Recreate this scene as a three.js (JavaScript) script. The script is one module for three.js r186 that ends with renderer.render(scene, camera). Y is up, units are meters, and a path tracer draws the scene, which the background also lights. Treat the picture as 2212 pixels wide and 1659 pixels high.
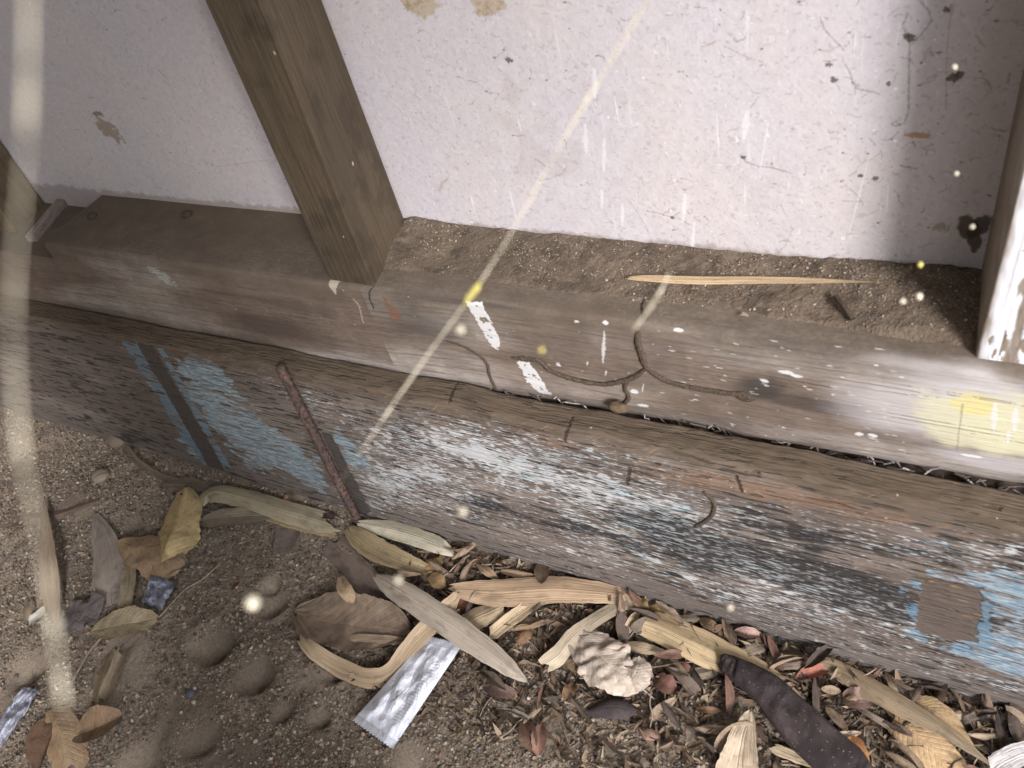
import * as THREE from 'three';
import { mergeGeometries } from 'three/addons/utils/BufferGeometryUtils.js';

// ---------------------------------------------------------------- camera, sky, sun, exposure
const scene = new THREE.Scene();
const FOC = 1880, CX = 1106, CY = 829.5;                 // lens in units of a 2212 x 1659 picture
const camera = new THREE.PerspectiveCamera(2 * Math.atan(CY / FOC) * 180 / Math.PI, 4 / 3, 0.01, 200);
const EYE = new THREE.Vector3(0, 0.705, 0);
const AX = [new THREE.Vector3(0.86766, -0.23073, -0.44038), new THREE.Vector3(-0.16482, 0.70221, -0.69263), new THREE.Vector3(0.46905, 0.67355, 0.57125)];
camera.position.copy(EYE);
camera.quaternion.setFromRotationMatrix(new THREE.Matrix4().makeBasis(...AX));
camera.focus = 0.88; camera.userData.fStop = 15;
camera.updateMatrixWorld(true);
scene.add(camera);

{ // one overcast sky, a little brighter overhead
  const w = 64, h = 32, d = new Float32Array(w * h * 4);
  for (let j = 0; j < h; j++) for (let i = 0; i < w; i++) {
    const el = Math.sin(((j + 0.5) / h - 0.5) * Math.PI), k = el > 0 ? 0.85 + 0.4 * el : 0.3, o = (j * w + i) * 4;
    d[o] = 0.97 * k; d[o + 1] = 0.99 * k; d[o + 2] = 1.05 * k; d[o + 3] = 1;
  }
  const t = new THREE.DataTexture(d, w, h, THREE.RGBAFormat, THREE.FloatType);
  t.mapping = THREE.EquirectangularReflectionMapping; t.magFilter = t.minFilter = THREE.LinearFilter; t.needsUpdate = true;
  scene.background = t; scene.environment = t;
}
const sun = new THREE.DirectionalLight(0xfffafc, 1.5);
sun.position.set(-0.4 + 2.5, 0.3 + 1.9, -0.4 + 2.3); sun.target.position.set(-0.4, 0.3, -0.4);
sun.castShadow = true; sun.shadow.radius = 26; sun.shadow.mapSize.set(2048, 2048);
Object.assign(sun.shadow.camera, { left: -1.5, right: 1.5, top: 1.5, bottom: -1.5, near: 0.1, far: 9 });
scene.add(sun, sun.target);
const renderer = new THREE.WebGLRenderer({ antialias: true });
renderer.toneMapping = THREE.LinearToneMapping;
renderer.toneMappingExposure = 3.05;
renderer.shadowMap.enabled = true;
renderer.setSize(1024, 768);

// ---------------------------------------------------------------- small tools
let seed = 12345;
const rnd = () => { seed |= 0; seed = seed + 0x6D2B79F5 | 0; let t = Math.imul(seed ^ seed >>> 15, 1 | seed); t = t + Math.imul(t ^ t >>> 7, 61 | t) ^ t; return ((t ^ t >>> 14) >>> 0) / 4294967296; };
const rr = (a, b) => a + (b - a) * rnd();
const clamp = (v, a = 0, b = 1) => v < a ? a : v > b ? b : v;
const lerp = (a, b, t) => a + (b - a) * t;
const sst = (a, b, v) => { const t = clamp((v - a) / (b - a)); return t * t * (3 - 2 * t); };
const hash = (x, y, s) => { let h = Math.imul(x, 374761393) ^ Math.imul(y, 668265263) ^ Math.imul(s, 1442695041); h = Math.imul(h ^ h >>> 13, 1274126177); return ((h ^ h >>> 16) >>> 0) / 4294967296; };
const noise = (x, y, s = 1) => {
  const xi = Math.floor(x), yi = Math.floor(y), u = x - xi, v = y - yi, a = u * u * (3 - 2 * u), b = v * v * (3 - 2 * v);
  return lerp(lerp(hash(xi, yi, s), hash(xi + 1, yi, s), a), lerp(hash(xi, yi + 1, s), hash(xi + 1, yi + 1, s), a), b);
};
const fbm = (x, y, s = 1, o = 4) => { let r = 0, a = 0.5, n = 0; for (let i = 0; i < o; i++) { r += a * noise(x, y, s + i * 17); n += a; a *= 0.5; x *= 2.03; y *= 2.03; } return r / n; };
const lin = (v) => { v /= 255; return v <= 0.04045 ? v / 12.92 : Math.pow((v + 0.055) / 1.055, 2.4); };
const C3 = (r, g, b) => [lin(r), lin(g), lin(b)];
const col = (r, g, b) => new THREE.Color().setRGB(lin(r), lin(g), lin(b));
// a pixel of the 2212 x 1659 picture gives a direction; the point is where that meets a plane: axis 0/1/2 = x/y/z
const dirOf = (px, py) => new THREE.Vector3().addScaledVector(AX[0], px - CX).addScaledVector(AX[1], CY - py).addScaledVector(AX[2], -FOC);
const at = (px, py, axis, val) => { const d = dirOf(px, py), e = EYE.getComponent(axis); return d.multiplyScalar((val - e) / d.getComponent(axis)).add(EYE); };
const depthOf = (p) => -new THREE.Vector3().subVectors(p, EYE).dot(AX[2]);
const toPx = (p) => { const v = new THREE.Vector3().subVectors(p, EYE), d = -v.dot(AX[2]); return [CX + FOC * v.dot(AX[0]) / d, CY - FOC * v.dot(AX[1]) / d]; };
const mpp = (p) => depthOf(p) / FOC;                      // metres per picture pixel at p

function sheet(nu, nv, fn, flip = false) {                // fn(a, b) -> [x, y, z, u, v]
  const P = [], U = [], I = [];
  for (let j = 0; j <= nv; j++) for (let i = 0; i <= nu; i++) { const r = fn(i / nu, j / nv); P.push(r[0], r[1], r[2]); U.push(r[3] ?? i / nu, r[4] ?? j / nv); }
  for (let j = 0; j < nv; j++) for (let i = 0; i < nu; i++) { const a = j * (nu + 1) + i, b = a + 1, c = a + nu + 1, d = c + 1; flip ? I.push(a, c, b, b, c, d) : I.push(a, b, c, b, d, c); }
  const g = new THREE.BufferGeometry();
  g.setAttribute('position', new THREE.Float32BufferAttribute(P, 3)); g.setAttribute('uv', new THREE.Float32BufferAttribute(U, 2)); g.setIndex(I);
  g.computeVertexNormals();
  return g;
}
const names = {};
const numbered = (n) => { const k = names[n] = (names[n] ?? -1) + 1; return k ? `${n}_${String(k).padStart(3, '0')}` : n; };
function put(name, geo, material, label, category, group, kind) {
  const m = new THREE.Mesh(geo, material); m.name = numbered(name); m.castShadow = m.receiveShadow = true;
  if (label) m.userData.label = label; if (category) m.userData.category = category;
  if (group) m.userData.group = group; if (kind) m.userData.kind = kind;
  scene.add(m); return m;
}
function part(parent, name, geo, material, label) {
  const m = new THREE.Mesh(geo, material); m.name = name; m.castShadow = m.receiveShadow = true; if (label) m.userData.label = label;
  parent.add(m); return m;
}
function thing(name, label, category, group) { const o = new THREE.Group(); o.name = numbered(name); o.userData = { label, category }; if (group) o.userData.group = group; scene.add(o); return o; }

class Tex {                                               // a painted surface measured in metres
  constructor(w, h, x0, x1, s0, s1) { Object.assign(this, { w, h, x0, x1, s0, s1 }); this.c = new Float32Array(w * h * 3); this.b = new Float32Array(w * h).fill(0.5); }
  each(fn, X0 = this.x0, S0 = this.s0, X1 = this.x1, S1 = this.s1) {
    const { w, h, x0, x1, s0, s1 } = this, kx = w / (x1 - x0), ks = h / (s1 - s0);
    const i0 = Math.max(0, Math.floor((X0 - x0) * kx)), i1 = Math.min(w - 1, Math.ceil((X1 - x0) * kx)), j0 = Math.max(0, Math.floor((S0 - s0) * ks)), j1 = Math.min(h - 1, Math.ceil((S1 - s0) * ks));
    for (let j = j0; j <= j1; j++) for (let i = i0; i <= i1; i++) fn(x0 + (i + 0.5) / kx, s0 + (j + 0.5) / ks, j * w + i);
  }
  set(i, c) { this.c[i * 3] = c[0]; this.c[i * 3 + 1] = c[1]; this.c[i * 3 + 2] = c[2]; }
  mix(i, c, a) { if (a <= 0) return; for (let k = 0; k < 3; k++) this.c[i * 3 + k] += (c[k] - this.c[i * 3 + k]) * a; }
  mul(i, m) { for (let k = 0; k < 3; k++) this.c[i * 3 + k] *= m; }
  blob(x, s, rx, rs, c, a = 1, o = {}) {                  // ragged patch; o: rot, n (raggedness), f (frequency), sx (stretch), soft, dh
    const { rot = 0, n = 0.5, f = 3, sx = 1, soft = 0.15, dh = 0 } = o, R = Math.max(rx, rs) * 1.6, co = Math.cos(rot), si = Math.sin(rot), sd = o.seed ?? Math.floor(rnd() * 1e5);
    this.each((X, S, i) => {
      const dx = X - x, ds = S - s, u = (dx * co + ds * si) / rx, v = (ds * co - dx * si) / rs;
      const d = Math.hypot(u, v) + n * (fbm(dx / R * f / sx, ds / R * f, sd) - 0.5) * 2, k = a * (1 - sst(1 - soft, 1 + soft, d));
      if (k > 0) { this.mix(i, c, k); this.b[i] += dh * k; }
    }, x - R, s - R, x + R, s + R);
  }
  line(pts, wd, c, a = 1, o = {}) {                       // polyline of [x, s]
    const { n = 0, soft = 0.4, dh = 0, taper = 0 } = o, sd = o.seed ?? Math.floor(rnd() * 1e5);
    let X0 = 1e9, X1 = -1e9, S0 = 1e9, S1 = -1e9; for (const p of pts) { X0 = Math.min(X0, p[0]); X1 = Math.max(X1, p[0]); S0 = Math.min(S0, p[1]); S1 = Math.max(S1, p[1]); }
    const m = pts.length - 1;
    this.each((X, S, i) => {
      let best = 1e9, tt = 0;
      for (let k = 0; k < m; k++) { const [ax, as] = pts[k], bx = pts[k + 1][0] - ax, bs = pts[k + 1][1] - as, t = clamp(((X - ax) * bx + (S - as) * bs) / (bx * bx + bs * bs + 1e-12)), d = Math.hypot(X - ax - bx * t, S - as - bs * t); if (d < best) { best = d; tt = (k + t) / m; } }
      const w = wd * (1 - taper * Math.abs(tt * 2 - 1)) * (1 + n * (noise(X * 900, S * 900, sd) - 0.5) * 2), k = a * (1 - sst(w * (1 - soft), w * (1 + soft), best));
      if (k > 0) { this.mix(i, c, k); this.b[i] += dh * k; }
    }, X0 - wd * 2, S0 - wd * 2, X1 + wd * 2, S1 + wd * 2);
  }
  maps() {
    const n = this.w * this.h, d = new Uint8Array(n * 4), e = new Uint8Array(n * 4), en = (v) => { v = clamp(v); return 255 * (v <= 0.0031308 ? v * 12.92 : 1.055 * Math.pow(v, 1 / 2.4) - 0.055) + 0.5; };
    for (let i = 0; i < n; i++) { for (let k = 0; k < 3; k++) { d[i * 4 + k] = en(this.c[i * 3 + k]); e[i * 4 + k] = 255 * clamp(this.b[i]); } d[i * 4 + 3] = e[i * 4 + 3] = 255; }
    const mk = (a) => { const t = new THREE.DataTexture(a, this.w, this.h); t.magFilter = THREE.LinearFilter; t.minFilter = THREE.LinearFilter; t.wrapS = t.wrapT = THREE.MirroredRepeatWrapping; t.needsUpdate = true; return t; };
    const map = mk(d), bumpMap = mk(e); map.colorSpace = THREE.SRGBColorSpace; return { map, bumpMap };
  }
  uv(x, s) { return [(x - this.x0) / (this.x1 - this.x0), (s - this.s0) / (this.s1 - this.s0)]; }
  mat(bumpScale, roughness = 0.9, extra = {}) { return new THREE.MeshStandardMaterial({ ...this.maps(), bumpScale, roughness, ...extra }); }
}
const catmull = (pts, n) => new THREE.CatmullRomCurve3(pts, false, 'centripetal').getPoints(n);

// main planes of the place, in metres
const WALL = -0.488, SILL_TOP = 0.314, SILL_Z = -0.405, PLANK_Z = -0.373, PLANK_TOP = 0.223, PLANK_BACK = -0.399;
const onPanel = (px, py) => { const p = at(px, py, 2, WALL); return [p.x, p.y]; };
const onLedge = (px, py) => { const p = at(px, py, 1, SILL_TOP); return [p.x, p.z - WALL]; };
const SILL_S = SILL_Z - WALL, PLANK_S = PLANK_Z - PLANK_BACK;
const onSill = (px, py) => { const p = at(px, py, 2, SILL_Z); return p.y > SILL_TOP ? onLedge(px, py) : [p.x, SILL_S + SILL_TOP - p.y]; };
const onPlank = (px, py) => { const p = at(px, py, 2, PLANK_Z); if (p.y > PLANK_TOP) { const q = at(px, py, 1, PLANK_TOP); return [q.x, q.z - PLANK_BACK]; } return [p.x, PLANK_S + PLANK_TOP - p.y]; };
Tex.prototype.poly = function (pts, c, a = 1, o = {}) {      // filled outline with ragged rim
  const { rag = 0.002, f = 400, fs = f, dh = 0, holes = 0 } = o, sd = o.seed ?? Math.floor(rnd() * 1e5), xs = pts.map((p) => p[0]), ss = pts.map((p) => p[1]);
  this.each((X, S, i) => {
    const x = X + rag * 2 * (fbm(X * f, S * fs, sd, 3) - 0.5), s = S + rag * 2 * (fbm(X * f, S * fs, sd + 5, 3) - 0.5); let q = false;
    for (let k = 0, l = pts.length - 1; k < pts.length; l = k++) if ((ss[k] > s) !== (ss[l] > s) && x < (xs[l] - xs[k]) * (s - ss[k]) / (ss[l] - ss[k]) + xs[k]) q = !q;
    if (q && !(holes && fbm(X * f * 0.6, S * fs * 0.6, sd + 9, 3) < holes)) { this.mix(i, c, a); this.b[i] += dh; }
  }, Math.min(...xs) - rag, Math.min(...ss) - rag, Math.max(...xs) + rag, Math.max(...ss) + rag);
};
// a beam surface: points [z, y] of a section swept along x, corners rounded
function section(pts, radii, n = 7) {
  const out = []; let s = 0;
  pts.forEach(([z, y], k) => {
    if (k) s += Math.hypot(z - pts[k - 1][0], y - pts[k - 1][1]);
    const r = radii[k] || 0, a = pts[k - 1], b = pts[k + 1];
    if (!r || !a || !b) { out.push([z, y, s]); return; }
    const la = Math.hypot(a[0] - z, a[1] - y), lb = Math.hypot(b[0] - z, b[1] - y), P = [z + (a[0] - z) * r / la, y + (a[1] - y) * r / la], Q = [z + (b[0] - z) * r / lb, y + (b[1] - y) * r / lb];
    for (let i = 0; i <= n; i++) { const t = i / n, m = (1 - t) * (1 - t), o = 2 * t * (1 - t), e = t * t; out.push([P[0] * m + z * o + Q[0] * e, P[1] * m + y * o + Q[1] * e, s - r + 2 * r * t]); }
  });
  const fine = []; for (let i = 0; i < out.length - 1; i++) { const [a, b] = [out[i], out[i + 1]], k = Math.max(1, Math.round(Math.hypot(b[0] - a[0], b[1] - a[1]) / 0.004)); for (let j = 0; j < k; j++) fine.push(a.map((v, q) => lerp(v, b[q], j / k))); }
  fine.push(out[out.length - 1]); return fine;
}
function beam(x0, x1, step, sec, tex, bend) {
  const nv = sec.length - 1;
  return sheet(Math.round((x1 - x0) / step), nv, (a, b) => {
    const x = lerp(x0, x1, a), [z, y, s] = sec[Math.round(b * nv)], q = bend ? bend(x, s, z, y) : [0, 0];
    return [x, y + q[1], z + q[0], ...tex.uv(x, s)];
  }, true);
}

// ---------------------------------------------------------------- the setting: sand
const PITS = [[548, 1452, 62, 1], [462, 1392, 60, 1], [610, 1536, 36, 1], [690, 1548, 36, 1], [588, 1300, 50, 0.9], [585, 1262, 34, 0.6], [720, 1445, 40, 0.8], [300, 1630, 70, 0.35], [430, 1590, 60, 0.5], [880, 1640, 60, 0.3], [60, 1440, 60, 0.5]]
  .map(([x, y, r, k]) => { const p = at(x, y, 1, 0); return [p.x, p.z, r * mpp(p), k]; });
const groundY = (x, z) => {
  let h = 0.012 * (fbm(x * 9 + 3, z * 9, 31, 4) - 0.5) + 0.004 * (fbm(x * 45, z * 45, 32, 3) - 0.5);
  for (const [px, pz, r, k] of PITS) { const d = Math.hypot(x - px, z - pz) / r * (0.82 + 0.36 * fbm(x * 50, z * 50, 35, 2)); if (d < 2) { const ax = 0.44 * r, az = 0.4 * r, ex = x - px - ax, ez = z - pz - az, l = Math.hypot(ex, ez) + 1e-6, au = (ax * ex + az * ez) / l, R = -au + Math.sqrt(Math.max(1e-8, au * au + r * r - ax * ax - az * az)), e = l / R * (0.86 + 0.28 * fbm(x * 50, z * 50, 35, 2)); h += k * r * (-0.8 * Math.pow(Math.max(0, 1 - e), 1.8) + 0.05 * Math.exp(-((d - 1.1) ** 2) * 9)); } }
  h += 0.01 * sst(0.05, 0, Math.abs(z - PLANK_Z)) * (fbm(x * 12, 5, 34, 3) - 0.35);
  const out = Math.max(Math.abs(x + 0.5) - 0.9, Math.abs(z + 0.2) - 0.5, 0); return h * (1 - sst(0, 1, out));
};
const pitAt = (x, z) => { let k = 0; for (const [px, pz, r] of PITS) k = Math.max(k, 1 - sst(0.4, 1.1, Math.hypot(x - px - 0.2 * r, z - pz - 0.18 * r) / r)); return k; };
{
  const t = new Tex(2048, 1024, -1.5, 0.3, -0.6, 0.3), A = C3(130, 117, 102), B = C3(150, 136, 119), D = C3(96, 85, 73), F = C3(152, 130, 106), W = C3(160, 148, 132);
  t.each((x, z, i) => {
    const n = fbm(x * 18, z * 18, 41, 4), g = noise(x * 700, z * 700, 42), g2 = noise(x * 1500, z * 1500, 45), pit = pitAt(x, z);
    t.set(i, A); t.mix(i, B, clamp(n * 1.6 - 0.4)); t.mix(i, D, sst(0.5, 0.75, fbm(x * 10 + 7, z * 10, 43, 4)) * 0.7);
    t.mul(i, 0.72 + 0.56 * g); if (g2 > 0.86) t.mix(i, W, 0.45 * (1 - pit)); if (g2 < 0.16) t.mix(i, D, 0.6 * (1 - 0.6 * pit));
    
    t.mix(i, B, 0.2 * pit); t.b[i] = 0.4 + 0.3 * g + 0.2 * g2;
  });
  const m = t.mat(0.0014, 1);
  const warp = (a, mid, half, far) => { const u = a * 2 - 1, k = Math.abs(u); return mid + Math.sign(u) * (k < 0.92 ? k / 0.92 * half : half + Math.pow((k - 0.92) / 0.08, 3) * far); };
  const g = sheet(560, 330, (a, b) => { const x = warp(a, -0.55, 0.85, 40), z = warp(b, -0.2, 0.42, 40); return [x, groundY(x, z), z, ...t.uv(x, z)]; }, true);
  put('sandy_ground', g, m, 'brown gritty sand with small funnel pits', 'ground', null, 'structure');
}
// ---------------------------------------------------------------- wall panel
{
  const t = new Tex(2048, 640, -1.2, 0.06, 0.29, 0.68), base = C3(217, 210, 209), cool = C3(212, 207, 212), dk = C3(112, 98, 86), md = C3(150, 132, 112), wh = C3(240, 240, 238);
  t.each((x, y, i) => {
    const n = fbm(x * 14, y * 14, 51, 4), g = noise(x * 900, y * 900, 52), g2 = fbm(x * 260, y * 260, 53, 3);
    t.set(i, base); t.mix(i, cool, clamp(n * 2 - 0.6)); t.mul(i, 0.92 + 0.08 * g + 0.13 * (g2 - 0.5));
    if (noise(x * 560, y * 560, 54) > 0.84) t.mul(i, 0.84); if (noise(x * 520 + 9, y * 520, 55) > 0.955) t.mix(i, wh, 0.7);
    t.mix(i, md, 0.18 * sst(0.55, 0.8, fbm(x * 7 + 2, y * 7, 56, 4)) * sst(0.4, 0.6, fbm(x * 60, y * 60, 57, 3)));
    const e = y - SILL_TOP - 0.001 - 0.006 * fbm(x * 40, 3, 58, 4); t.mix(i, C3(128, 108, 86), 0.5 * sst(0.005, 0, e + 0.007 * (fbm(x * 240, y * 240, 59, 3) - 0.5)));
    t.b[i] = 0.5 + 0.3 * (g2 - 0.5) + 0.1 * g;
  });
  const P = (l) => l.map(([a, b]) => onPanel(a, b));
  // wisps of root, web and insect dirt
  for (let k = 0; k < 330; k++) {
    const px = 2212 * Math.pow(rnd(), 0.55), py = rr(0, 600), [x, y] = onPanel(px, py); if (y < SILL_TOP + 0.004) continue;
    const L = rr(0.002, 0.011), an = rr(-0.6, 0.6), p = [[x, y]]; let q = an; for (let j = 0; j < 4; j++) { q += rr(-0.8, 0.8); const l = p[p.length - 1]; p.push([l[0] + Math.cos(q) * L / 4, l[1] + Math.sin(q) * L / 4]); }
    t.line(p, rr(0.0002, 0.00042), rnd() < 0.3 ? C3(140, 112, 92) : dk, rr(0.15, 0.55), { n: 0.7, soft: 0.6 });
    if (rnd() < 0.3) t.blob(x, y, rr(0.0004, 0.0011), rr(0.0003, 0.0007), dk, 0.8, { n: 0.6 });
  }
  for (let k = 0; k < 45; k++) { const [x, y] = onPanel(rr(700, 2180), rr(0, 580)); t.blob(x, y, rr(0.0003, 0.0007), rr(0.0003, 0.0007), C3(84, 72, 64), 0.7, { n: 0.3 }); }
  for (let k = 0; k < 70; k++) { const [x, y] = onPanel(rr(700, 1960), rr(0, 580)); if (y < SILL_TOP + 0.02) continue; rnd() < 0.5 ? t.blob(x, y, rr(0.0003, 0.0009), rr(0.0004, 0.0012), wh, 0.9, { n: 0.4 }) : t.line([[x, y], [x + rr(-0.001, 0.0004), y - rr(0.006, 0.03)]], rr(0.0003, 0.0012), wh, rr(0.25, 0.6), { taper: 0.7, n: 0.5 }); }
  const dark = (l, w = 0.0006, a = 0.8, c = dk) => t.line(P(l), w * 0.65, c, a * 0.6, { n: 0.8, soft: 0.5 });
  dark([[1960, 30], [1950, 55], [1958, 75], [1966, 95], [1964, 130], [1963, 190], [1963, 235], [1955, 265], [1935, 272], [1925, 268]], 0.0008);
  dark([[1985, 0], [2008, 25], [2012, 45], [1990, 75], [1972, 95]]); dark([[2060, 0], [2050, 60], [2045, 130], [2043, 235]], 0.0006, 0.5);
  dark([[1772, 38], [1780, 62], [1805, 90], [1823, 108]]); dark([[1825, 138], [1838, 160], [1842, 180], [1852, 192], [1890, 200], [1905, 205]], 0.0006);
  dark([[1565, 100], [1610, 122], [1650, 135]], 0.0005, 0.7); dark([[1600, 335], [1612, 350], [1640, 360], [1668, 362], [1710, 375]], 0.0007, 0.8, C3(120, 90, 74));
  dark([[1825, 400], [1845, 415], [1862, 435], [1820, 434]], 0.0005, 0.7); dark([[1940, 420], [1942, 435], [1950, 440]]);
  dark([[1355, 430], [1375, 455], [1395, 490], [1412, 530]], 0.0005, 0.55, C3(130, 118, 106)); dark([[1395, 455], [1430, 462], [1450, 470], [1475, 455]], 0.0006, 0.7, C3(132, 92, 74));
  dark([[1165, 390], [1190, 385], [1215, 375], [1225, 360]], 0.0009, 0.6, md); dark([[950, 412], [955, 395], [965, 388]], 0.0018, 0.7, C3(168, 140, 106));
  dark([[80, 178], [120, 180], [160, 195]], 0.0004, 0.6); dark([[430, 345], [470, 360], [580, 345]], 0.0004, 0.5); dark([[330, 330], [370, 350], [420, 360]], 0.0004, 0.4);
  for (const [x, y, r] of [[1958, 78, 6], [1968, 82, 7], [1790, 140, 5], [1802, 172, 6], [2062, 168, 9], [2072, 160, 6], [2045, 20, 5], [1606, 340, 5], [1100, 130, 7], [1860, 380, 4], [1890, 385, 5], [1920, 180, 4], [1452, 470, 4]]) { const [X, Y] = onPanel(x, y), m = 0.00036; t.blob(X, Y, r * m, r * m * 0.8, C3(82, 70, 60), 0.85, { n: 0.9, f: 4 }); }
  const stain = (px, py, rx, ry, c, a, o) => { const [X, Y] = onPanel(px, py), m = mpp(at(px, py, 2, WALL)); t.blob(X, Y, rx * m, ry * m, c, a, o); };
  stain(2092, 492, 20, 32, C3(88, 78, 64), 0.9, { n: 0.35, f: 4, rot: 0.4 }); stain(2118, 488, 17, 34, C3(84, 74, 62), 0.9, { n: 0.35, f: 4, rot: -0.5 }); stain(2106, 522, 14, 26, C3(86, 76, 62), 0.9, { n: 0.4 });
  stain(1982, 292, 26, 7, C3(178, 134, 88), 0.8, { n: 0.7, f: 4 }); stain(2035, 490, 16, 12, C3(140, 124, 84), 0.6, { n: 1.2, f: 6 });
  stain(235, 280, 34, 24, C3(150, 134, 112), 0.75, { n: 0.9, f: 7, rot: -0.9 }); stain(212, 246, 16, 6, C3(124, 112, 100), 0.8, { n: 0.8 });
  for (const [x, y] of [[905, 0], [1050, 2]]) { stain(x, y, 44, 34, C3(188, 170, 142), 0.8, { n: 0.5, f: 5 }); for (let k = 0; k < 26; k++) { const a = x + rr(-34, 34), b = y + rr(-5, 34), c = rr(0, 6); dark([[a, b], [a + 6 * Math.cos(c), b + 6 * Math.sin(c)], [a + 10 * Math.cos(c + 1), b + 10 * Math.sin(c + 1)]], 0.0008, 0.55, C3(150, 128, 100)); } }
  for (const [x, y, l, w] of [[1285, 150, 60, 14], [1305, 300, 70, 10], [1500, 480, 90, 8], [1615, 240, 60, 14], [1265, 270, 60, 12], [1300, 410, 40, 9], [1345, 440, 50, 8], [1660, 260, 110, 3], [1880, 330, 170, 3], [1480, 420, 60, 12]]) { const p = onPanel(x, y), q = onPanel(x - (x - 1300) * l / 2200, y + l); t.line([p, q], w * 0.00017, wh, 0.55, { taper: 0.6, n: 0.5, soft: 0.6 }); }
  const m = t.mat(0.0008, 0.93);
  const g = new THREE.BoxGeometry(3.4, 1.72, 0.012); g.translate(-1.2, 1.136, WALL - 0.006);
  const p = g.attributes.position, u = g.attributes.uv; for (let i = 0; i < p.count; i++) u.setXY(i, ...t.uv(p.getX(i), p.getY(i)));
  put('wall_panel', g, m, 'off white fibre cement wall sheet standing behind the dusty sill beam', 'wall');
}
// ---------------------------------------------------------------- sill beam
const sillSec = section([[WALL - 0.02, SILL_TOP], [WALL, SILL_TOP], [SILL_Z, SILL_TOP], [SILL_Z, 0.205], [WALL - 0.02, 0.205]], [0, 0, 0.006, 0.014, 0]).map(([z, y, s]) => [z, y, s - 0.02]);
const sillBend = (x, s) => [0.0045 * sst(-0.32, -0.5, x) + 0.0016 * (fbm(x * 6, s * 8, 61, 3) - 0.5) - 0.0035 * sst(SILL_S + 0.085, SILL_S + 0.1, s) * sst(0.45, 0.6, fbm(x * 9, 2, 62, 2)), 0.0016 * (fbm(x * 7, s * 9, 63, 3) - 0.5) + 0.011 * sst(-0.3, 0, x) * sst(SILL_S + 0.05, SILL_S + 0.1, s)];
let sillMat;
{
  const t = new Tex(2048, 380, -1.25, 0.1, -0.02, 0.215), A = C3(164, 153, 141), B = C3(184, 174, 165), D = C3(98, 85, 74), dust = C3(114, 100, 84), wh = C3(222, 222, 220), black = C3(56, 51, 48), gold = C3(150, 126, 98);
  t.each((x, s, i) => {
    const g = fbm(x * 22, s * 620, 71, 4), l = fbm(x * 5, s * 40, 72, 4), fine = noise(x * 260, s * 1500, 73), big = fbm(x * 4 + 3, s * 12, 74, 3), top = sst(SILL_S + 0.006, SILL_S - 0.012, s);
    t.set(i, A); t.mix(i, B, sst(0.4, 0.75, l) * 0.8); t.mix(i, D, sst(0.52, 0.75, g) * 0.5); t.mix(i, gold, sst(0.5, 0.75, big) * 0.55);
    t.mix(i, D, 0.5 * sst(0.55, 0.8, fbm(x * 3 + 9, s * 22, 75, 4)));
    t.mix(i, C3(112, 93, 78), 0.75 * sst(0.42, 0.62, fbm(x * 4, s * 16, 78, 4) + (x < -0.45 ? 0.14 : -0.06)));   // darker brown patches, denser on the left: shade painted into the wood colour
    t.mul(i, 0.82 + 0.36 * fine);
    const d = Math.max(top, 0.9 * sst(SILL_S + 0.03, SILL_S - 0.004, s + 0.02 * (fbm(x * 30, s * 30, 76, 4) - 0.5))); t.mix(i, dust, d * (0.75 + 0.25 * noise(x * 500, s * 500, 77))); t.mul(i, 0.8 * (0.8 + 0.4 * fbm(x * 70, s * 70, 79, 4))); if (s < SILL_S && noise(x * 420, s * 420, 80) > 0.95) t.mix(i, C3(140, 126, 108), 0.6);
    t.b[i] = 0.5 + 0.35 * (g - 0.5) * (1 - 0.7 * top) + 0.12 * (fine - 0.5);
  });
  const P = (l) => l.map(([a, b]) => onSill(a, b));
  const spot = (px, py, rx, ry, c, a, o) => { const [X, S] = onSill(px, py), m = mpp(at(px, py, 2, SILL_Z)); t.blob(X, S, rx * m, ry * m * 1.25, c, a, o); };
  spot(1640, 838, 52, 26, black, 0.75, { n: 0.6, sx: 2, soft: 0.5 }); spot(1740, 872, 120, 16, black, 0.6, { n: 0.8, sx: 3, soft: 0.5 }); spot(1700, 745, 90, 14, black, 0.35, { n: 0.8, sx: 3, soft: 0.6 });
  spot(900, 690, 90, 34, black, 0.6, { n: 0.7, sx: 3, soft: 0.6 }); spot(960, 645, 150, 12, black, 0.55, { n: 0.7, sx: 4, soft: 0.5 }); spot(1080, 662, 80, 8, black, 0.5, { n: 0.7, sx: 4, soft: 0.5 });
  spot(600, 700, 160, 30, C3(66, 55, 47), 0.6, { n: 0.8, sx: 3, soft: 0.6 }); spot(560, 640, 140, 14, C3(64, 54, 46), 0.5, { n: 0.8, sx: 3, soft: 0.6 });
  t.poly(P([[832, 632], [842, 648], [858, 660], [872, 690], [850, 690], [845, 670], [836, 650]]), C3(124, 84, 54), 0.7, { rag: 0.004, f: 300, holes: 0.36 });
  t.poly(P([[1004, 651], [1038, 652], [1062, 695], [1080, 735], [1078, 757], [1062, 748], [1040, 712], [1022, 680]]), wh, 0.95, { rag: 0.0016, f: 420, dh: 0.1, holes: 0.3 });
  t.poly(P([[1116, 781], [1143, 781], [1166, 815], [1192, 858], [1164, 853], [1138, 826], [1128, 806]]), wh, 0.95, { rag: 0.002, f: 420, dh: 0.1, holes: 0.32 });
  t.poly(P([[320, 568], [345, 575], [380, 598], [384, 608], [362, 605], [345, 590]]), C3(176, 176, 172), 0.8, { rag: 0.006, f: 150, fs: 700, holes: 0.36 });
  t.poly(P([[733, 580], [745, 600], [734, 632], [716, 610]]), C3(186, 172, 156), 0.95, { rag: 0.0012, dh: 0.05 });
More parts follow.
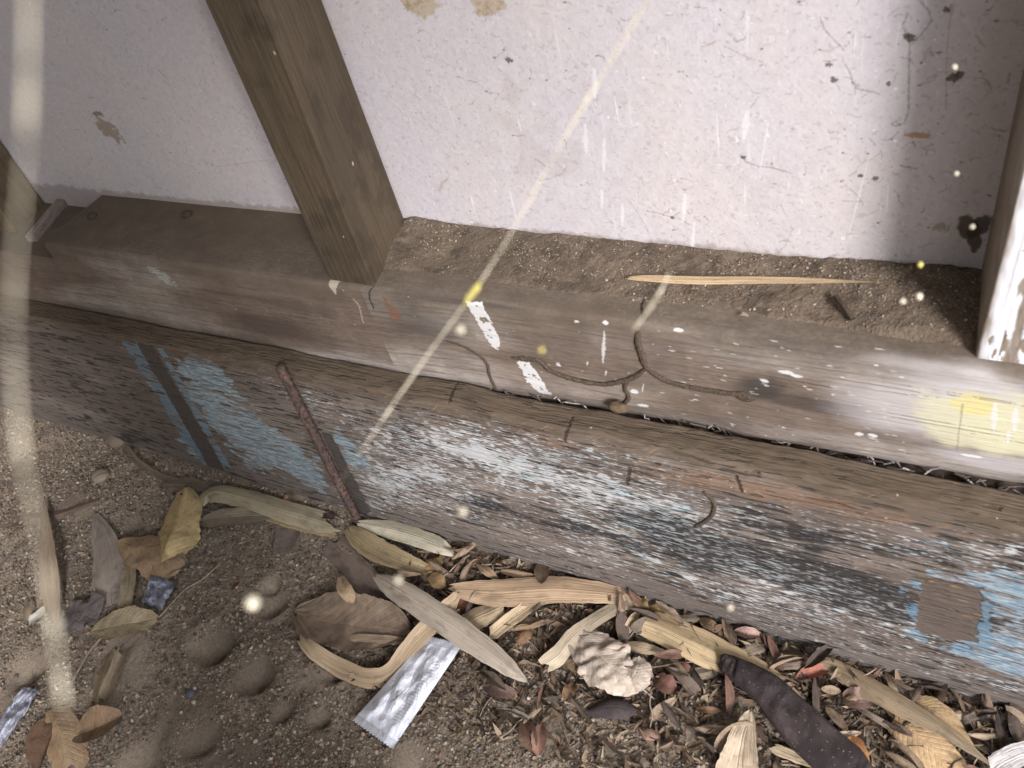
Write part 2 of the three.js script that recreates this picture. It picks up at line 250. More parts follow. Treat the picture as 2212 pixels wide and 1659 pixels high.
  // pale paint film and the yellow splash by the white post
  spot(2080, 890, 210, 95, C3(202, 197, 195), 0.75, { n: 0.5, f: 5, sx: 2.5, soft: 0.5 }); spot(2160, 900, 120, 90, C3(204, 200, 198), 0.5, { n: 0.6, f: 6, sx: 2, soft: 0.4 });
  spot(2180, 1020, 130, 30, C3(200, 196, 198), 0.6, { n: 0.6, sx: 3, soft: 0.5 });
  spot(2130, 918, 150, 78, C3(212, 208, 172), 0.75, { n: 0.4, f: 5, sx: 1.4, soft: 0.24 }); spot(2200, 930, 110, 80, C3(214, 210, 176), 0.65, { n: 0.4, f: 5, sx: 1.4, soft: 0.26 });
  spot(2105, 872, 42, 24, C3(220, 206, 112), 0.5, { n: 0.7, f: 7, sx: 2, soft: 0.3 });
  for (const [x, y, l, w] of [[2150, 870, 60, 10], [2195, 880, 50, 10], [2180, 930, 25, 8], [1305, 715, 70, 7], [1310, 800, 12, 4], [1330, 820, 10, 3], [1240, 870, 10, 3], [1390, 830, 20, 3], [1270, 780, 10, 3]]) t.line([onSill(x, y), onSill(x - 3, y + l)], w * 0.0002, wh, 0.75, { taper: 0.7, n: 0.5 });
  for (const [x, y, w, h] of [[1462, 713, 14, 5], [1307, 698, 7, 5], [1206, 788, 6, 5], [1390, 880, 14, 4], [1855, 948, 9, 6], [1885, 950, 9, 6], [1245, 695, 5, 3], [2100, 1000, 20, 5], [1700, 805, 16, 4], [1720, 812, 16, 4], [1650, 822, 10, 4], [1370, 848, 9, 5]]) spot(x, y, w, h, wh, 0.9, { n: 0.6, sx: 2 });
  for (let k = 0; k < 90; k++) { const [x, s] = onSill(rr(1420, 1960), rr(730, 1000)), w = rr(0.001, 0.005); t.line([[x, s], [x + w, s + rr(-0.0004, 0.0004)]], rr(0.0003, 0.0008), wh, rr(0.4, 0.9), { taper: 0.6, n: 0.6 }); }
  for (let k = 0; k < 80; k++) { const [x, s] = onSill(rr(300, 1500), rr(620, 880)); t.blob(x, s, rr(0.0004, 0.0012), rr(0.0003, 0.0006), C3(200, 190, 176), 0.7, { n: 0.5 }); }
  for (let k = 0; k < 46; k++) { const x = rr(-1, 0.05), s = rr(SILL_S + 0.01, 0.18), w = rr(0.02, 0.12); t.line([[x, s], [x + w * 0.5, s + rr(-0.001, 0.001)], [x + w, s + rr(-0.002, 0.002)]], 0.00028, C3(70, 60, 52), rr(0.3, 0.7), { taper: 0.8, n: 0.5, dh: -0.35 }); }
  t.line([onSill(2080, 870), onSill(2065, 985)], 0.0004, C3(120, 118, 100), 0.6, { n: 0.4 });
  t.line([onSill(812, 612), onSill(803, 640), onSill(812, 660)], 0.0008, C3(56, 48, 42), 0.8, { n: 0.6, dh: -0.4 });
  t.line([onSill(770, 640), onSill(782, 655), onSill(790, 690)], 0.0009, C3(176, 156, 136), 0.7, { n: 0.8, dh: 0.3 });
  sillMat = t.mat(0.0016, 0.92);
  const o = thing('sill_beam', 'long weathered timber sill beam with a yellow paint splash and white brush strokes', 'beam');
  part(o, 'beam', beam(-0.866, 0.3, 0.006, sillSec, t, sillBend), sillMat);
  // split end of the beam and the lower lapped end beyond it
  const lowSec = sillSec.map(([z, y, s]) => [z, Math.min(y, SILL_TOP - 0.02), s]);
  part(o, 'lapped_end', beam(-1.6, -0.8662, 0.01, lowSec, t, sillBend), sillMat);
  const sh = new THREE.Shape(); sillSec.forEach(([z, y], k) => k ? sh.lineTo(-z, y) : sh.moveTo(-z, y)); const e = new THREE.ShapeGeometry(sh); e.rotateY(Math.PI / 2); e.translate(-0.8661, 0, 0);
  { const p = e.attributes.position, u = e.attributes.uv; for (let i = 0; i < p.count; i++) u.setXY(i, ...t.uv(-0.9 + p.getZ(i) * 0.2, 0.13 + p.getY(i) * 0.1)); }
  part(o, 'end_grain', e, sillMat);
}
// ---------------------------------------------------------------- front plank with old blue and white paint
let plankMat;
{
  const t = new Tex(2048, 900, -1.32, 0.12, -0.005, 0.285);
  const wood = C3(130, 117, 107), pale = C3(154, 142, 131), dark = C3(46, 43, 42), dirt = C3(98, 84, 67), org = C3(150, 116, 86), blue = C3(108, 138, 151), blue2 = C3(112, 150, 174), wh = C3(204, 207, 207), vio = C3(126, 116, 109);
  const field = (l) => l.map(([px, py, rx, ry, k]) => { const [x, s] = onPlank(px, py), m = mpp(at(px, py, 2, PLANK_Z)); return [x, s, rx * m * 1.15, ry * m * 1.35, k]; });
  const sum = (F, x, s) => { let r = 0; for (const [a, b, p, q, k] of F) { const d = ((x - a) / p) ** 2 + ((s - b) / q) ** 2; if (d < 6) r += k * Math.exp(-d); } return r; };
  const FB = field([[440, 800, 70, 50, 0.9], [420, 850, 50, 50, 0.8], [500, 860, 60, 60, 0.5], [560, 935, 120, 50, 1.1], [620, 1000, 90, 50, 1.1], [530, 985, 70, 50, 0.9], [330, 840, 30, 60, 0.6], [400, 960, 30, 60, 0.7], [640, 870, 60, 40, 0.4], [745, 960, 30, 60, 0.9], [790, 1010, 60, 30, 0.6], [700, 1060, 60, 40, 0.6], [2190, 1300, 60, 60, 1.4], [2000, 1280, 45, 60, 0.9], [2060, 1180, 120, 24, 0.6], [2200, 1430, 80, 60, 1.2], [2040, 1400, 90, 24, 0.7], [1900, 1330, 140, 30, 0.45], [1990, 1220, 160, 40, 0.45], [1700, 1330, 160, 30, 0.3], [2180, 1380, 70, 60, 0.8], [2160, 1250, 60, 30, 0.6], [1800, 1380, 100, 14, 0.3], [1850, 1100, 120, 16, 0.3], [180, 900, 120, 50, 0.3]]);
  const FW = field([[980, 960, 230, 50, 0.8], [1150, 1030, 260, 60, 0.7], [950, 1040, 160, 60, 0.6], [1380, 1080, 220, 60, 0.6], [850, 1050, 100, 60, 0.7], [1250, 1130, 200, 50, 0.5], [500, 790, 120, 30, 0.5], [640, 850, 80, 40, 0.5], [1550, 1100, 200, 40, 0.5], [1650, 1200, 250, 50, 0.45], [1800, 1290, 260, 60, 0.5], [1450, 1240, 250, 40, 0.45], [2060, 1200, 160, 40, 0.6], [2000, 1430, 200, 24, 0.35], [760, 1080, 80, 40, 0.5], [260, 830, 160, 50, 0.35], [2180, 1180, 60, 40, 0.5], [2170, 1480, 80, 20, 0.5], [160, 780, 80, 40, 0.3]]);
  const FD = field([[1600, 1190, 280, 46, 1.1], [1850, 1290, 260, 60, 1.2], [1720, 1150, 200, 30, 0.8], [1300, 1080, 200, 30, 0.7], [1380, 1180, 220, 40, 0.7], [1050, 1090, 180, 24, 0.8], [1000, 1120, 120, 20, 0.5], [1500, 1270, 200, 30, 0.5], [640, 900, 50, 14, 0.5], [1900, 1170, 120, 20, 0.5], [250, 930, 200, 40, 0.6], [180, 830, 120, 40, 0.5], [2100, 1440, 160, 20, 0.3], [820, 1100, 60, 20, 0.5], [900, 1010, 60, 16, 0.4], [300, 1000, 200, 30, 0.5]]);
  const FO = field([[1080, 925, 140, 22, 0.9], [1210, 962, 70, 34, 1], [1440, 1030, 140, 36, 0.8], [1580, 1045, 180, 36, 0.8], [1750, 1085, 220, 36, 0.8], [2000, 1130, 260, 36, 0.8], [1480, 1090, 60, 30, 0.5], [420, 722, 60, 8, 0.8], [900, 880, 60, 8, 0.4]]);
  t.each((x, s, i) => {
    const top = sst(PLANK_S + 0.007, PLANK_S - 0.003, s), st = fbm(x * 26, s * 700, 81, 4), st2 = fbm(x * 190, s * 1300, 82, 3), st3 = fbm(x * 55, s * 480, 83, 4), sp = fbm(x * 90, s * 300, 84, 4), l = fbm(x * 6, s * 30, 85, 4), mac = fbm(x * 34, s * 90, 86, 4), mac2 = fbm(x * 60, s * 95, 96, 4);
    t.set(i, wood); t.mix(i, pale, sst(0.4, 0.7, l)); t.mix(i, C3(96, 86, 80), sst(0.52, 0.7, st) * 0.7);
    t.mix(i, vio, 0.7 * sst(PLANK_S + 0.175, PLANK_S + 0.2, s + 0.02 * (l - 0.5))); t.mul(i, 0.7);
    const d = sum(FD, x, s), w = sum(FW, x, s) * 0.42 + (0.28 + 0.2 * sst(-0.62, -0.5, x)) * (0.5 + fbm(x * 9, s * 26, 95, 3)), b = sum(FB, x, s) + 0.22 * sst(0.4, 0.62, fbm(x * 6, s * 15, 98, 3)) * (x < -0.42 ? 1 : 0.6), o = sum(FO, x, s);
    t.mix(i, dark, 0.9 * sst(0.92, 1.12, d * 0.6 + 0.55 * st3 + 0.66 * mac)); t.mix(i, dark, 0.85 * sst(0.62, 0.7, st3 + 0.08 * (mac - 0.5)));
    const dk = sst(0.92, 1.12, d * 0.6 + 0.55 * st3 + 0.6 * mac), kb = (1 - top) * sst(0.9, 0.97, b * 0.55 + 0.62 * mac2 + 0.2 * sp + 0.12 * st2), kw = (1 - top) * (1 - 0.45 * dk) * sst(0.86, 0.98, w * 0.5 + 0.7 * st2 + 0.22 * sp);
    t.mix(i, wh, Math.max(kw * 0.85, (1 - top) * (1 - dk) * 0.75 * sst(0.9, 0.95, w * 0.4 + 0.75 * mac2 + 0.2 * st2))); t.mix(i, C3(160, 186, 192), kw * 0.5 * sst(0.58, 0.66, mac));
    t.mix(i, x > -0.15 ? blue2 : blue, kb * (0.55 + 0.35 * mac)); t.mix(i, wh, kb * 0.55 * sst(0.5, 0.66, st2)); t.mix(i, C3(148, 164, 170), kb * 0.5 * sst(0.45, 0.6, sp)); t.mix(i, wood, kb * 0.75 * sst(0.55, 0.66, st3));
    t.mix(i, org, 0.38 * sst(0.9, 1.14, o * 0.5 + 0.7 * fbm(x * 170 + s * 260, s * 240, 87, 4) + 0.15 * sp));
    const dd = Math.max(top, sst(PLANK_S + 0.018, PLANK_S + 0.002, s + 0.02 * (fbm(x * 40, s * 40, 88, 4) - 0.5)) * 0.85);
    t.mix(i, dirt, dd * 0.88); t.mix(i, C3(74, 62, 49), dd * 0.5 * sst(0.5, 0.65, fbm(x * 50, s * 300, 89, 4)));
    t.mul(i, 0.9 + 0.2 * noise(x * 400, s * 1700, 90));
    t.b[i] = 0.5 + 0.5 * (st - 0.5) + 0.3 * (st3 - 0.5) * (1 - kb) + 0.08 * kb + 0.06 * kw - 0.5 * sst(0.66, 0.74, st3);
  });
  const P = (l) => l.map(([a, b]) => onPlank(a, b));
  // bare marks of battens that once covered the boards
  t.poly(P([[262, 738], [300, 742], [462, 1006], [440, 1004], [395, 950], [330, 840]]), C3(112, 134, 146), 0.8, { rag: 0.004, f: 120, fs: 500, holes: 0.36 });
  t.poly(P([[338, 747], [352, 752], [502, 1016], [484, 1012]]), C3(114, 142, 156), 0.8, { rag: 0.003, f: 120, fs: 500, holes: 0.42 });
  t.poly(P([[296, 742], [330, 746], [486, 1018], [450, 1008]]), C3(78, 70, 65), 0.95, { rag: 0.0012, f: 200, dh: -0.2 });
  t.poly(P([[692, 930], [716, 938], [800, 1106], [780, 1120]]), C3(76, 69, 64), 0.92, { rag: 0.0015, f: 200, dh: -0.2 });
  t.poly(P([[1966, 1240], [2140, 1262], [2135, 1400], [2040, 1402], [1960, 1372]]), blue2, 0.6, { rag: 0.009, f: 110, fs: 170, holes: 0.46 });
  t.poly(P([[1994, 1250], [2122, 1270], [2112, 1390], [2040, 1380], [1978, 1360]]), C3(98, 86, 77), 0.97, { rag: 0.003, f: 120, fs: 300, dh: -0.15 });
  { const [x, s] = onPlank(2060, 1290); for (let k = 0; k < 40; k++) t.blob(x + rr(-0.022, 0.02), s + rr(-0.018, 0.03), rr(0.001, 0.006), rr(0.0004, 0.001), k % 3 ? C3(78, 68, 60) : C3(160, 130, 86), 0.6, { n: 0.7, sx: 2 }); }
  for (const l of [[[992, 824], [978, 845], [968, 872]], [[1236, 902], [1226, 925], [1220, 952]], [[1360, 1010], [1355, 1045]], [[1590, 1030], [1602, 1062]]]) t.line(P(l), 0.0012, C3(58, 48, 40), 0.8, { n: 0.7, dh: -0.5 });
  // drying checks, and scraped fibres along the worn arris
  for (let k = 0; k < 120; k++) { const x = rr(-1.3, 0.1), s = rr(PLANK_S + 0.02, 0.24), w = rr(0.01, 0.08); t.line([[x, s], [x + w * 0.5, s + rr(-0.001, 0.001)], [x + w, s + rr(-0.002, 0.002)]], rr(0.0002, 0.0005), C3(50, 46, 44), rr(0.4, 0.8), { taper: 0.8, n: 0.5, dh: -0.4 }); }
  for (let k = 0; k < 240; k++) { const [x, s] = onPlank(rr(880, 2200), 0), q = PLANK_S + rr(-0.004, 0.034), a = rr(-0.012, 0.006); t.line([[x, q], [x + a, q + Math.abs(a) * 0.9]], rr(0.0003, 0.0007), rnd() < 0.6 ? org : C3(186, 150, 116), rr(0.2, 0.6), { taper: 0.7, n: 0.6, dh: 0.15 }); }
  for (let k = 0; k < 60; k++) { const [x, s] = onPlank(rr(100, 2200), rr(900, 1500)); if (s > 0.02) t.blob(x, s, rr(0.0005, 0.0014), rr(0.0004, 0.001), C3(210, 204, 192), 0.8, { n: 0.5 }); }
  plankMat = t.mat(0.0024, 0.9);
  const sec = section([[PLANK_BACK, 0.02], [PLANK_BACK, PLANK_TOP], [PLANK_Z, PLANK_TOP], [PLANK_Z, -0.06]], [0, 0.003, 0.008, 0]).map(([z, y, s]) => [z, y, s - 0.203]);
  const o = thing('painted_plank', 'thick weathered plank on edge with flaking blue and white paint', 'plank');
  part(o, 'board', beam(-1.9, 0.4, 0.004, sec, t, (x, s) => {
    const w = sst(PLANK_S + 0.02, PLANK_S, s), e = fbm(x * 16, 3, 91, 4) - 0.5;
    return [0.002 * (fbm(x * 8, s * 10, 92, 3) - 0.5) + 0.0012 * (fbm(x * 30, s * 500, 93, 2) - 0.5) - 0.006 * w * Math.max(0, e), 0.003 * w * e + 0.0016 * w * (fbm(x * 120, s * 200, 94, 2) - 0.5)];
  }), plankMat);
}
// ---------------------------------------------------------------- posts
function woodTex(w, h, x1, s1, cols, sd, specks) {
  const t = new Tex(w, h, 0, x1, 0, s1);
  t.each((x, s, i) => {
    const g = fbm(x * 500, s * 14, sd, 4), l = fbm(x * 40, s * 9, sd + 3, 4), b = fbm(x * 60, s * 60, sd + 5, 4), f = noise(x * 1300, s * 300, sd + 7);
    t.set(i, cols[0]); t.mix(i, cols[1], sst(0.35, 0.7, l)); t.mix(i, cols[2], sst(0.5, 0.72, g) * 0.35); t.mix(i, cols[2], sst(0.5, 0.75, b) * 0.5); t.mul(i, 0.88 + 0.24 * f); t.b[i] = 0.5 + 0.4 * (g - 0.5) + 0.1 * f + 0.1 * (b - 0.5);
  });
  for (let k = 0; k < specks; k++) t.blob(rr(0, x1), rr(0, s1), rr(0.0005, 0.0012), rr(0.0005, 0.0016), C3(206, 198, 180), 0.8, { n: 0.5 });
  return t;
}
// a post from its lower corners and its upper corners (front left, front right, back right, back left), edges eased
function postGeo(lo, hi, y0, y1, chamfer, t) {
  const ring = (q) => { const out = []; for (let k = 0; k < 4; k++) { const [x, z] = q[k], a = q[(k + 3) % 4], b = q[(k + 1) % 4], e = (p) => { const l = Math.hypot(p[0] - x, p[1] - z); return [x + (p[0] - x) * chamfer / l, z + (p[1] - z) * chamfer / l]; }; out.push(e(a), [lerp(e(a)[0], e(b)[0], 0.5) * 0.7 + x * 0.3, lerp(e(a)[1], e(b)[1], 0.5) * 0.7 + z * 0.3], e(b)); } out.push(out[0]); return out; };
  const A = ring(lo), B = ring(hi), n = A.length - 1, len = [0]; for (let k = 1; k <= n; k++) len.push(len[k - 1] + Math.hypot(A[k][0] - A[k - 1][0], A[k][1] - A[k - 1][1]));
  const side = sheet(n, 60, (a, b) => { const k = Math.round(a * n), y = lerp(y0, y1, b), w = 0.0012 * (fbm(y * 14, k * 1.7 % (n * 1.7), 97, 3) - 0.5); return [lerp(A[k][0], B[k][0], b) + w, y, lerp(A[k][1], B[k][1], b) + w, ...t.uv(len[k], y - y0)]; });
  return side;
}
{
  const t = woodTex(512, 768, 0.27, 0.62, [C3(80, 68, 52), C3(93, 80, 62), C3(58, 48, 36)], 101, 26);
  // one brown wood texture wrapped round all four faces
  const o = thing('wall_post', 'slender square brown timber post standing on the sill between the wall sheets', 'post');
  part(o, 'post', postGeo([[-0.484, -0.406], [-0.438, -0.406], [-0.456, -0.4865], [-0.5, -0.4865]], [[-0.41, -0.38], [-0.36, -0.38], [-0.45, -0.4865], [-0.5, -0.4865]], SILL_TOP - 0.004, 1.995, 0.0016, t), t.mat(0.0016, 0.9));
}
{
  const t = woodTex(512, 768, 0.3, 0.62, [C3(104, 90, 70), C3(118, 102, 80), C3(74, 62, 48)], 131, 10);
  const o = thing('corner_post', 'pale brown timber post foot beside the split end of the sill', 'post');
  part(o, 'post', postGeo([[-1.07, -0.43], [-0.968, -0.43], [-0.985, -0.4865], [-1.07, -0.4865]], [[-1.07, -0.43], [-0.968, -0.43], [-0.985, -0.4865], [-1.07, -0.4865]], SILL_TOP - 0.021, 1.995, 0.003, t), t.mat(0.002, 0.9));
}
{
  const t = woodTex(512, 1024, 0.4, 0.6, [C3(150, 138, 122), C3(132, 118, 102), C3(104, 90, 76)], 161, 8), wh = C3(232, 234, 238);
  const P0 = 0.0;
  t.each((x, s, i) => { const e = fbm(x * 90, s * 34, 171, 4) - 0.5, m = fbm(x * 300, s * 60, 172, 4); if (x > 0.0 && x < 0.14) { const d = Math.abs(x - 0.016 - 0.006 * e - 0.03 * Math.max(0, 0.1 - s)); const k = sst(0.0, 0.006, x - 0.001 + 0.01 * e) * (1 - 0.95 * sst(0.0032, 0.0016, d + 0.006 * (m - 0.5))) * sst(0.34, 0.4, m + 0.1 * sst(0, 0.05, s)); t.mix(i, wh, k * 0.95); t.b[i] += 0.25 * k; } });
  for (let k = 0; k < 60; k++) { const x = rr(0.01, 0.1), s = rr(0, 0.3); t.line([[x, s], [x + rr(-0.004, 0.004), s + rr(0.004, 0.02)]], rr(0.0003, 0.0008), C3(158, 152, 148), rr(0.2, 0.6), { taper: 0.7, n: 0.6 }); }
  const o = thing('door_post', 'timber post with peeling bright white paint standing at the sill end', 'post');
  // ring starts at the front left corner so that u runs across the painted front
  part(o, 'post', postGeo([[-0.0065, -0.417], [0.11, -0.417], [0.11, -0.487], [-0.0125, -0.487]], [[0.07, -0.417], [0.18, -0.417], [0.18, -0.487], [0.03, -0.487]], SILL_TOP - 0.002, 1.995, 0.002, t), t.mat(0.0016, 0.6));
}
// ---------------------------------------------------------------- dirt on the ledge
const ledgeY = (x, z) => {
  const d = (z - WALL) / 0.083, n = fbm(x * 40, z * 40, 201, 4), r = sst(-0.16, -0.01, x);
  const k = 0.0042 * (1 - sst(0.05, 0.75 + 0.25 * r + 0.5 * (n - 0.5), d)) + 0.006 * r * (1 - sst(0.3, 1, d)) + 0.002 * (1 - sst(0.7, 0.85, d)) + 0.004 * Math.exp(-((x + 0.435) ** 2) / 0.0006) * (1 - d);
  return SILL_TOP - 0.0012 + k * (0.55 + 0.9 * n) + 0.0012 * (fbm(x * 260, z * 260, 202, 3) - 0.5) - 0.0045 * sst(0.66, 0.84, d);
};
const grainGeo = new THREE.IcosahedronGeometry(1, 0);
{ const p = grainGeo.attributes.position; for (let i = 0; i < p.count; i++) { const x = p.getX(i), y = p.getY(i), z = p.getZ(i), k = 0.82 + 0.36 * hash(Math.round(x * 9), Math.round(y * 9) + 7 * Math.round(z * 9), 5); p.setXYZ(i, x * k, y * k * 0.75, z * k); } grainGeo.computeVertexNormals(); }
const grainMat = new THREE.MeshStandardMaterial({ color: 0xffffff, roughness: 0.85 });
const GRAINS = [[130, 117, 101, 30], [108, 96, 82, 30], [154, 140, 122, 24], [84, 73, 63, 16], [166, 152, 134, 8], [122, 94, 77, 5], [190, 181, 168, 1.5], [98, 96, 94, 5]].map(([r, g, b, w]) => [col(r, g, b), w]);
const GW = GRAINS.reduce((a, b) => a + b[1], 0);
const grainCol = () => { let k = rnd() * GW; for (const [c, w] of GRAINS) if ((k -= w) < 0) return c; return GRAINS[0][0]; };
function grains(name, label, n, pick) {
  const im = new THREE.InstancedMesh(grainGeo, grainMat, n), d = new THREE.Object3D(); let k = 0;
  while (k < n) { const q = pick(); if (!q) continue; d.position.set(q[0], q[1] + q[3] * 0.15, q[2]); d.rotation.set(rr(0, 6), rr(0, 6), rr(0, 6)); d.scale.set(q[3] * rr(0.8, 1.3), q[3] * rr(0.6, 1), q[3] * rr(0.8, 1.2)); d.updateMatrix(); im.setMatrixAt(k, d.matrix); im.setColorAt(k, grainCol()); k++; }
  im.name = name; im.castShadow = im.receiveShadow = true; im.userData = { label, category: 'sand', kind: 'stuff' }; scene.add(im);
}
{
  const t = new Tex(1280, 256, -0.47, 0.12, WALL, SILL_Z + 0.004), A = C3(104, 91, 77), B = C3(117, 103, 87), D = C3(78, 67, 55);
  t.each((x, z, i) => { const n = fbm(x * 50, z * 50, 211, 4), g = noise(x * 900, z * 900, 212); t.set(i, A); t.mix(i, B, sst(0.4, 0.65, n)); t.mix(i, D, 0.7 * sst(0.55, 0.75, fbm(x * 90, z * 90, 213, 4))); t.mul(i, 0.8 + 0.4 * g); t.b[i] = g; });
  put('ledge_dirt', sheet(380, 60, (a, b) => { const x = lerp(-0.468, 0.12, a), z = lerp(WALL + 0.0005, SILL_Z - 0.011, b); return [x, ledgeY(x, z), z, ...t.uv(x, z)]; }, true), t.mat(0.0006, 1), 'layer of brown dirt heaped along the sill ledge', 'dirt', null, 'stuff');
  grains('ledge_grit', 'loose grit scattered over the dirt on the sill ledge', 6800, () => { const x = rr(-0.45, 0.1), d = rnd(), z = WALL + 0.002 + 0.08 * d * Math.pow(rnd(), 0.3); if (fbm(x * 60, z * 60, 221, 3) < 0.4 + 0.15 * d) return null; const r = 0.00032 + 0.0008 * Math.pow(rnd(), 4); return [x, Math.max(ledgeY(x, z), SILL_TOP - 0.001 - 0.003 * sst(0.07, 0.083, z - WALL)), z, r]; });
}
grains('sand_grains', 'loose coarse grains covering the brown sand', 150000, () => {
  const x = rr(-1.3, 0.13), z = PLANK_Z + 0.002 + 0.42 * rnd(); const p = pitAt(x, z); const fineSand = p > 0.3 && rnd() < p * 1.2;
  if (fbm(x * 26, z * 26, 231, 3) < 0.36 + 0.2 * rnd() - 0.1) return null;
  const r = fineSand ? rr(0.00028, 0.0005) : 0.0005 + 0.0018 * Math.pow(rnd(), 6) * (1 - p) + 0.0004 * rnd() * (1 - p); return [x, groundY(x, z), z, r];
});
// ---------------------------------------------------------------- rusty bar against the plank
{
  const a = at(606, 796, 2, -0.366), b = at(772, 1122, 2, -0.364), dir = b.clone().sub(a).normalize();
  const path = [a.clone().addScaledVector(dir, -0.004), a.clone().lerp(b, 0.33).add(new THREE.Vector3(0.0012, 0, 0.0006)), a.clone().lerp(b, 0.66), b, b.clone().addScaledVector(dir, 0.05)];
  const cv = new THREE.CatmullRomCurve3(path), N = 240, fr = cv.computeFrenetFrames(N);
  const t = new Tex(256, 64, 0, 1, 0, 1), A = C3(86, 69, 62), B = C3(106, 84, 72), D = C3(60, 49, 46);
  t.each((x, s, i) => { const n = fbm(x * 30, s * 6, 241, 4), m = fbm(x * 90, s * 18, 242, 3); t.set(i, A); t.mix(i, B, sst(0.45, 0.65, n)); t.mix(i, D, sst(0.5, 0.7, m)); t.b[i] = m; });
  const g = sheet(N, 14, (u, v) => {
    const i = Math.round(u * N), p = cv.getPointAt(u), an = v * Math.PI * 2, L = u * 0.3, rib = Math.pow(Math.max(0, Math.sin((L / 0.0075) * Math.PI * 2 + an * 0.6)), 2) * (Math.abs(Math.sin(an)) > 0.3 ? 1 : 0.3), r = Math.min(1, Math.sqrt(u * 90)) * 0.0045 + 0.0007 * rib + 0.0005 * (fbm(u * 60, Math.cos(an) * 3, 243, 3) - 0.5);
    p.addScaledVector(fr.normals[i], Math.cos(an) * r).addScaledVector(fr.binormals[i], Math.sin(an) * r); return [p.x, p.y, p.z, u, v];
  });
  put('rebar_stake', g, t.mat(0.0008, 0.85), 'rusty ribbed steel bar standing against the blue painted plank', 'rebar');
}
// ---------------------------------------------------------------- bits on the beams
const lump = (r, sx, sy, sz, sd, d = 2) => { const g = new THREE.IcosahedronGeometry(r, d), p = g.attributes.position; for (let i = 0; i < p.count; i++) { const x = p.getX(i) / r, y = p.getY(i) / r, z = p.getZ(i) / r, k = 0.75 + 0.5 * fbm(x * 1.3 + 5 + z, y * 1.3 + 5 - z * 0.7, sd, 3); p.setXYZ(i, x * r * k * sx, y * r * k * sy, z * r * k * sz); } g.computeVertexNormals(); return g; };
const mudMat = (() => { const t = new Tex(256, 64, 0, 1, 0, 1); t.each((x, s, i) => { const n = fbm(x * 60, s * 12, 251, 4); t.set(i, C3(82, 70, 58)); t.mix(i, C3(98, 84, 70), sst(0.4, 0.7, n)); t.mix(i, C3(64, 54, 45), sst(0.55, 0.75, fbm(x * 90, s * 20, 252, 3))); t.b[i] = n; }); return t.mat(0.001, 1); })();
function mudTube(pts, r, sd, plane) {
  const cv = new THREE.CatmullRomCurve3(pts.map(([x, y]) => { if (plane != null) return at(x, y, 2, plane); const p = at(x, y, 2, SILL_Z + 0.0008); if (p.y > SILL_TOP - 0.006) { const q = at(x, y, 1, SILL_TOP - 0.001); return q; } return p; })), N = pts.length * 14;
  return sheet(N, 8, (u, v) => { const p = cv.getPointAt(u), T = cv.getTangentAt(u), n = new THREE.Vector3(0, 0, 1), b = T.clone().cross(n).normalize(), an = v * Math.PI * 2, q = r * (0.75 + 0.6 * fbm(u * pts.length * 5, v * 2, sd, 3)) * (0.55 + 0.45 * Math.min(1, Math.min(u, 1 - u) * 12)); p.addScaledVector(b, Math.cos(an) * q * 1.15).addScaledVector(n, Math.sin(an) * q * 0.8); return [p.x, p.y, p.z, u, v]; });
}
{
  const o = thing('termite_tubes', 'branching brown termite mud tube running over the sill beam face', 'mud tube');
  [[[1400, 640], [1385, 690], [1378, 735], [1386, 765], [1396, 796]], [[1396, 796], [1370, 815], [1310, 830], [1250, 822], [1190, 802], [1165, 780], [1140, 776], [1105, 772]], [[1396, 796], [1440, 823], [1500, 838], [1560, 848], [1600, 852]], [[1358, 818], [1350, 838], [1358, 858], [1345, 876]]].forEach((p, k) => part(o, 'tube_branch', mudTube(p, [0.0021, 0.0017, 0.0018, 0.0014][k], 260 + k), mudMat));
  put('termite_tubes', mudTube([[955, 732], [1010, 752], [1048, 780], [1058, 812], [1072, 842]], 0.0012, 270), mudMat, 'thin single termite mud line beside the lower white brush stroke', 'mud tube');
}
put('termite_tubes', mudTube([[1520, 1062], [1540, 1082], [1543, 1102], [1530, 1122], [1500, 1140]], 0.0014, 272, PLANK_Z + 0.001), mudMat, 'short hooked mud line on the painted plank face', 'mud tube');
{ // round stub of wood in the joint
  const c = at(1336, 880, 2, SILL_Z + 0.008), t = woodTex(64, 64, 0.03, 0.03, [C3(90, 75, 56), C3(104, 88, 66), C3(62, 51, 38)], 281, 0);
  const g = lump(0.0075, 1.15, 0.7, 0.6, 282, 3); g.translate(c.x, c.y, c.z); put('wood_knot', g, t.mat(0.002, 0.95), 'round brown mud nest stuck in the joint under the termite tube', 'mud nest');
  const h = at(1608, 857, 2, SILL_Z), hg = lump(0.006, 1.3, 0.8, 0.3, 283, 3); hg.translate(h.x, h.y, SILL_Z + 0.0002); put('mud_pat', hg, mudMat, 'crusty mud pat at the end of the termite tube', 'mud');
}
